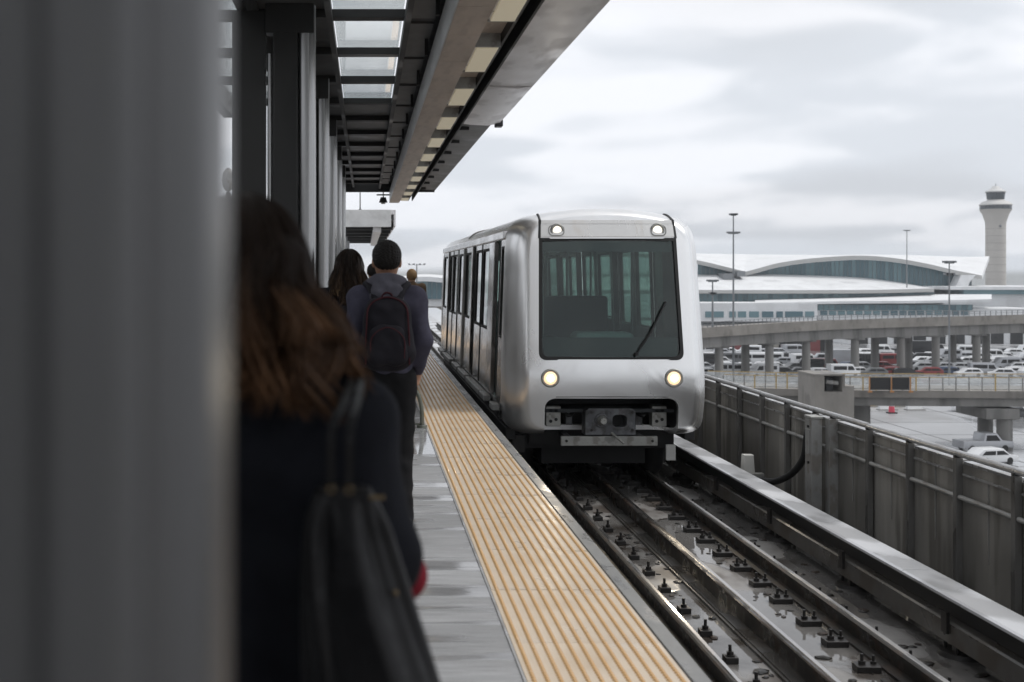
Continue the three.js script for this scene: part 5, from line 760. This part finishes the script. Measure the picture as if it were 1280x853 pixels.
{ // the man with the backpack, walking away
  const J = stand(1.75, { shL: [-0.160, 1.415, 0], shR: [0.160, 1.415, 0], elL: [-0.205, 1.16, 0.04], wrL: [-0.19, 0.95, -0.06], elR: [0.212, 1.165, 0.04], wrR: [0.185, 0.985, -0.075], knL: [-0.085, 0.52, -0.13], anL: [-0.085, 0.10, -0.08], knR: [0.09, 0.50, 0.03], anR: [0.10, 0.12, 0.20], hdR: [-0.05, -1, -0.25] });
  const t = person('man in navy hooded jacket and black trousers walking away with a backpack', [0.125, 0, -7.55], J, { skin: M.skin, coat: fabric(201, [0.060, 0.058, 0.082]), pants: fabric(202, [0.012, 0.012, 0.013]), shoe: shoeDark, slim: 0.93, ease: 0.014, hem: 0.05, hood: true, hoodCloth: fabric(203, [0.085, 0.083, 0.10]), fine: 0.004 }, 0.010);
  const H = J.head; part('hair', nets([ell([H[0], H[1] + 0.028, H[2] + 0.016], [0.087, 0.094, 0.098]), ell([H[0], H[1] - 0.008, H[2] + 0.062], [0.064, 0.046, 0.042], 0.03), { ...ell([H[0], H[1] - 0.055, H[2] - 0.105], [0.085, 0.105, 0.075]), cut: true }], 0.004, (x, y, z) => 0.0028 * Math.sin(x * 260 + Math.sin(y * 190) * 2) * Math.sin(y * 240 + z * 170)), hairTone([0.012, 0.010, 0.009], 0.6), t);
}
{ // his backpack
  const b = thing('backpack', 'dark backpack with maroon piping on the back of the walking man', 'backpack', [0.125, 0, -7.55]), m = fabric(205, [0.016, 0.015, 0.019], 0.75), mar = fabric(206, [0.055, 0.018, 0.022], 0.8);
  part('main_bag', nets([cap([-0.045, 1.34, 0.185], [-0.06, 1.12, 0.20], 0.085, 0.10, 0.05, [1, 1, 0.8]), cap([0.045, 1.34, 0.185], [0.06, 1.12, 0.20], 0.085, 0.10, 0.05, [1, 1, 0.8]), cap([-0.05, 1.10, 0.19], [0.05, 1.10, 0.19], 0.09, 0.09, 0.05, [1, 1, 0.85])], 0.008, folds(0.003, 24)), m, b);
  const pk = part('front_pocket', nets([cap([-0.045, 1.21, 0.275], [-0.055, 1.09, 0.280], 0.055, 0.06, 0.04, [1, 1, 0.55]), cap([0.045, 1.21, 0.275], [0.055, 1.09, 0.280], 0.055, 0.06, 0.04, [1, 1, 0.55])], 0.007, folds(0.002, 30)), m, b);
  part('zip', tube([V(-0.095, 1.08, 0.30), V(-0.088, 1.2, 0.30), V(0, 1.255, 0.298), V(0.088, 1.2, 0.30), V(0.095, 1.08, 0.30)], 0.004, 30, 6), mar, pk);
  part('piping', tube([V(-0.125, 1.04, 0.255), V(-0.12, 1.25, 0.255), V(-0.10, 1.38, 0.235), V(0, 1.425, 0.225), V(0.10, 1.38, 0.235), V(0.12, 1.25, 0.255), V(0.125, 1.04, 0.255)], 0.0055, 40, 6), mar, b);
  for (const s of [-1, 1]) part('shoulder_strap', (() => { const c = new THREE.CatmullRomCurve3([V(s * 0.06, 1.40, 0.15), V(s * 0.095, 1.475, 0.085), V(s * 0.12, 1.495, 0.01), V(s * 0.125, 1.44, -0.085), V(s * 0.13, 1.30, -0.135)]); const q = new THREE.TubeGeometry(c, 24, 0.024, 8); return q; })(), m, b);
  part('haul_loop', new THREE.TorusGeometry(0.03, 0.006, 6, 16, Math.PI).translate(0, 1.42, 0.16), mar, b);
}
{ // the woman beyond him
  const J = stand(1.70); const t = person('dark haired woman in black coat walking beside the columns, beyond the backpack man', [-0.115, 0, -9.0], J, { skin: M.skinPale, coat: fabric(211, [0.018, 0.018, 0.021]), pants: fabric(212, [0.02, 0.02, 0.024]), shoe: shoeDark, hem: -0.25, coatName: 'coat', fine: 0.006, fineHand: 0.006, collar: fabric(213, [0.26, 0.17, 0.09]), flare: 0.01 }, 0.014);
  const H = J.head; const h = part('hair', nets([ell([H[0], H[1] + 0.02, H[2] + 0.016], [0.088, 0.107, 0.104]), cap([H[0], H[1], H[2] + 0.045], [H[0], H[1] - 0.21, H[2] + 0.10], 0.082, 0.062, 0.05, [1.2, 1, 0.8]), { ...ell([H[0], H[1] - 0.06, H[2] - 0.115], [0.075, 0.11, 0.075]), cut: true }], 0.006, (x, y, z) => 0.002 * Math.sin(x * 210 + Math.sin(y * 30) * 2 + z * 150)), hairTone([0.022, 0.014, 0.010], 0.5), t); h.userData.label = 'long dark brown hair'; part('hair_strands', hairStrands({ c: [H[0], H[1] + 0.02, H[2] + 0.016], rx: 0.092, ry: 0.110, rz: 0.108, n: 1500, len: 0.21, seed: 19, spread: 0.2, root: [0.020, 0.013, 0.009], tip: [0.05, 0.03, 0.018], wave: 0.010, thick: 0.002, face: 0.5 }), hairMat, h).userData.kind = 'stuff';
}
{ // passengers farther on
  const J = stand(1.60, { knL: [-0.09, 0.48, -0.10], anL: [-0.09, 0.085, -0.05], knR: [0.09, 0.47, 0.02], anR: [0.10, 0.10, 0.14] });
  const t = person('passenger with light brown hair in brown clothes far along the yellow strip', [0.785, 0, -21.8], J, { skin: M.skinPale, coat: fabric(221, [0.10, 0.068, 0.045]), pants: fabric(222, [0.07, 0.05, 0.035]), shoe: std([0.05, 0.03, 0.02], 0.6), hem: -0.35, flare: 0.02, coatName: 'coat', fine: 0.012, fineHand: 0.012 }, 0.02); const H = J.head;
  part('hair', nets([ell([H[0], H[1] + 0.02, H[2] + 0.016], [0.09, 0.107, 0.104]), { ...ell([H[0], H[1] - 0.06, H[2] - 0.115], [0.075, 0.11, 0.075]), cut: true }], 0.009), hairTone([0.25, 0.16, 0.08], 0.6), t);
  const K = stand(1.68), u = person('dark clad passenger glimpsed between the woman and the backpack man', [0.105, 0, -18.5], K, { skin: M.skin, coat: fabric(225, [0.02, 0.02, 0.022]), pants: fabric(226, [0.02, 0.02, 0.02]), shoe: shoeDark, hem: 0, fine: 0.012, fineHand: 0.012 }, 0.02);
  part('hair', nets([ell([K.head[0], K.head[1] + 0.02, K.head[2] + 0.016], [0.086, 0.104, 0.1]), { ...ell([K.head[0], K.head[1] - 0.06, K.head[2] - 0.115], [0.075, 0.11, 0.075]), cut: true }], 0.009), hairTone([0.012, 0.01, 0.009], 0.6), u);
}
{ // bench with curved steel legs, mostly hidden by the man
  const b = thing('platform_bench', 'small platform bench with curved steel legs behind the walking man', 'bench', [0.315, 0, -12.9]), leg = std([0.16, 0.17, 0.14], 0.35, 0.5);
  for (const s of [-1, 1]) { const l = part('leg', tube([V(s * 0.12, 0.42, 0), V(s * 0.20, 0.36, 0), V(s * 0.245, 0.22, 0), V(s * 0.255, 0.03, 0)], 0.022, 24, 10), leg, b); part('foot_flange', new THREE.CylinderGeometry(0.05, 0.055, 0.022, 16).translate(s * 0.255, 0.012, 0), leg, l); }
  part('stretcher', cyl(V(-0.25, 0.035, 0), V(0.25, 0.035, 0), 0.010, 0.010, 8), leg, b); for (let k = 0; k < 4; k++) part('seat_slat', box(-0.20, 0.20, 0.43, 0.455, -0.16 + k * 0.085, -0.085 + k * 0.085, 0.008), M.clad, b);
}
{ // the woman in front, close to the camera
  const X = -0.188, Z = -1.95, J = stand(1.675, { shR: [0.160, 1.335, 0.0], elR: [0.212, 1.145, 0.035], wrR: [0.243, 1.075, -0.13], shL: [-0.160, 1.335, 0], elL: [-0.23, 1.15, 0.02], wrL: [-0.20, 0.98, -0.15], hdR: [0.0, -0.55, -1] });
  J.head = [0.004, 1.556, -0.005]; J.neck = [0.0, 1.42, 0.005];
  const t = person('long haired woman in dark navy coat seen from behind, nearest the camera', [X, 0, Z], J, { skin: M.skinPale, coat: fabric(231, [0.0105, 0.0115, 0.0155], 0.9), pants: fabric(232, [0.01, 0.01, 0.012]), shoe: shoeDark, hem: -0.18, flare: 0.03, coatName: 'coat', fine: 0.004, fineHand: 0.004, curl: 0.9, ease: 0.014, slim: 0.94 }, 0.009);
  const H = J.head; const base = part('hair', nets([ell([H[0], H[1] + 0.012, H[2] + 0.016], [0.085, 0.106, 0.106]), cap([H[0], H[1], H[2] + 0.04], [H[0], H[1] - 0.11, H[2] + 0.05], 0.083, 0.075, 0.05, [1.12, 1, 0.85]), { ...ell([H[0], H[1] - 0.06, H[2] - 0.12], [0.07, 0.10, 0.075]), cut: true }], 0.005, (x, y, z) => 0.003 * Math.sin(x * 150 + Math.sin(y * 26) * 2 + z * 90)), hairTone([0.012, 0.008, 0.006], 0.85), t, 'wavy brown hair');
  part('hair_strands', hairStrands({ c: [H[0], H[1] + 0.012, H[2] + 0.016], rx: 0.090, ry: 0.110, rz: 0.108, n: 4600, len: 0.150, seed: 9, spread: 0.42, root: [0.020, 0.012, 0.008], tip: [0.115, 0.060, 0.031], wave: 0.014, thick: 0.0014, face: 0.55 }), hairMat, base).userData.kind = 'stuff';
  part('red_glove', nets(handPrims(J.wrR, J.hdR, [-1, 0, -0.2], 0.9, 0.003, -1).concat([cap(J.wrR, [J.wrR[0] + 0.002, J.wrR[1] + 0.012, J.wrR[2] + 0.045], 0.038, 0.042, 0.02)]), 0.004), fabric(235, [0.17, 0.014, 0.024]), t, 'red glove on the right hand');
}
{ // her shoulder bag: a soft black tote hanging at her side, narrow where the straps gather it
  const b = thing('shoulder_bag', 'black leather shoulder bag hanging from the nearest woman by two straps', 'bag', [0, 0, -1.76]);
  const m = surface({ seed: 241, color: [0.008, 0.008, 0.009], vary: 0.15, grain: 0.2, cells: [10, 10], rough: [0.36, 0.5], wet: 0.4, wetDark: 0.95, size: 0.3, n: 256, bump: 0.0008, physical: true, extra: { specularIntensity: 0.5 } });
  const rows = 46, n = 96, pos = [], idx = [];
  for (let j = 0; j <= rows; j++) { const v = j / rows, y = 1.275 - v * 0.50, cxm = lerp(-0.03, 0.025, smooth(0, 0.9, v)) , w = lerp(0.036, 0.128, v ** 0.75) * (v > 0.93 ? 1 - 0.12 * ((v - 0.93) / 0.07) ** 2 : 1), dp = lerp(0.024, 0.072, Math.sqrt(v)) * (v > 0.93 ? 1 - 0.3 * ((v - 0.93) / 0.07) ** 2 : 1);
    for (let i = 0; i < n; i++) { const a = i / n * Math.PI * 2, c = Math.cos(a), s = Math.sin(a), ex = Math.sign(c) * Math.abs(c) ** 0.6, ez = Math.sign(s) * Math.abs(s) ** 0.7; const f = (0.010 * Math.sin(a * 5 + 0.6 + v * 1.2) + 0.006 * Math.sin(a * 9 + v * 3)) * (1 - 0.55 * v) * smooth(0, 0.12, v) + 0.005 * Math.sin(a * 3 + v * 7); pos.push(cxm + ex * (w + f * 0.5), y + 0.006 * Math.sin(a * 4) * v, ez * (dp + f)); } }
  const top = pos.length / 3; pos.push(-0.03, 1.272, 0); const bot = top + 1; pos.push(0.025, 0.775, 0);
  for (let j = 0; j < rows; j++) for (let i = 0; i < n; i++) { const a = j * n + i, c = j * n + (i + 1) % n; idx.push(a, c, c + n, a, c + n, a + n); } for (let i = 0; i < n; i++) { idx.push(top, (i + 1) % n, i); idx.push(bot, rows * n + i, rows * n + (i + 1) % n); }
  const g = new THREE.BufferGeometry(); g.setAttribute('position', new THREE.Float32BufferAttribute(pos, 3)); g.setIndex(idx); g.computeVertexNormals(); part('bag_body', uvBox(g), m, b);
  // straps over her right shoulder
  function strap(x0, z0, x1, z1, dx) { const c = new THREE.CatmullRomCurve3([V(x0, 1.285, z0), V(x0 + 0.002, 1.36, z0 + 0.0), V(lerp(x0, x1, 0.6) + dx, 1.385, z0 - 0.035), V(x1 + dx, 1.405, -0.11), V(x1, 1.408, -0.18), V(x1, 1.385, -0.27), V(x1 + 0.0, 1.30, -0.33)]), N = 40, P2 = [], I2 = []; for (let k = 0; k <= N; k++) { const p = c.getPoint(k / N), t = c.getTangent(k / N), sd = V(1, 0, 0).addScaledVector(t, -t.x).normalize(), nn = sd.clone().cross(t); for (const [u, w] of [[-1, -1], [1, -1], [1, 1], [-1, 1]]) P2.push(p.x + sd.x * 0.0055 * u + nn.x * 0.0025 * w, p.y + sd.y * 0.0055 * u + nn.y * 0.0025 * w, p.z + sd.z * 0.0055 * u + nn.z * 0.0025 * w); } for (let k = 0; k < N; k++) for (let q = 0; q < 4; q++) { const a = k * 4 + q, e = k * 4 + (q + 1) % 4; I2.push(a, e, e + 4, a, e + 4, a + 4); } const gg = new THREE.BufferGeometry(); gg.setAttribute('position', new THREE.Float32BufferAttribute(P2, 3)); gg.setIndex(I2); return uvBox(toCreasedNormals(gg, 0.6)); }
  const brass = std([0.16, 0.12, 0.07], 0.45, 0.9);
  for (const [x0, z0] of [[-0.047, 0.028], [-0.022, 0.034]]) { const s = part('strap', strap(x0, z0, -0.015 + (x0 + 0.035) * 0.6, 0, 0), m, b); part('ring', new THREE.TorusGeometry(0.0055, 0.0012, 8, 20).translate(x0, 1.276, z0 + 0.002), brass, s); }
  part('zip_pull', box(0.005, 0.026, 1.262, 1.268, 0.028, 0.032, 0.001), brass, b);
  part('stud', new THREE.SphereGeometry(0.004, 10, 8).translate(0.040, 1.14, 0.047), brass, b);
}

renderer.render(scene, camera);
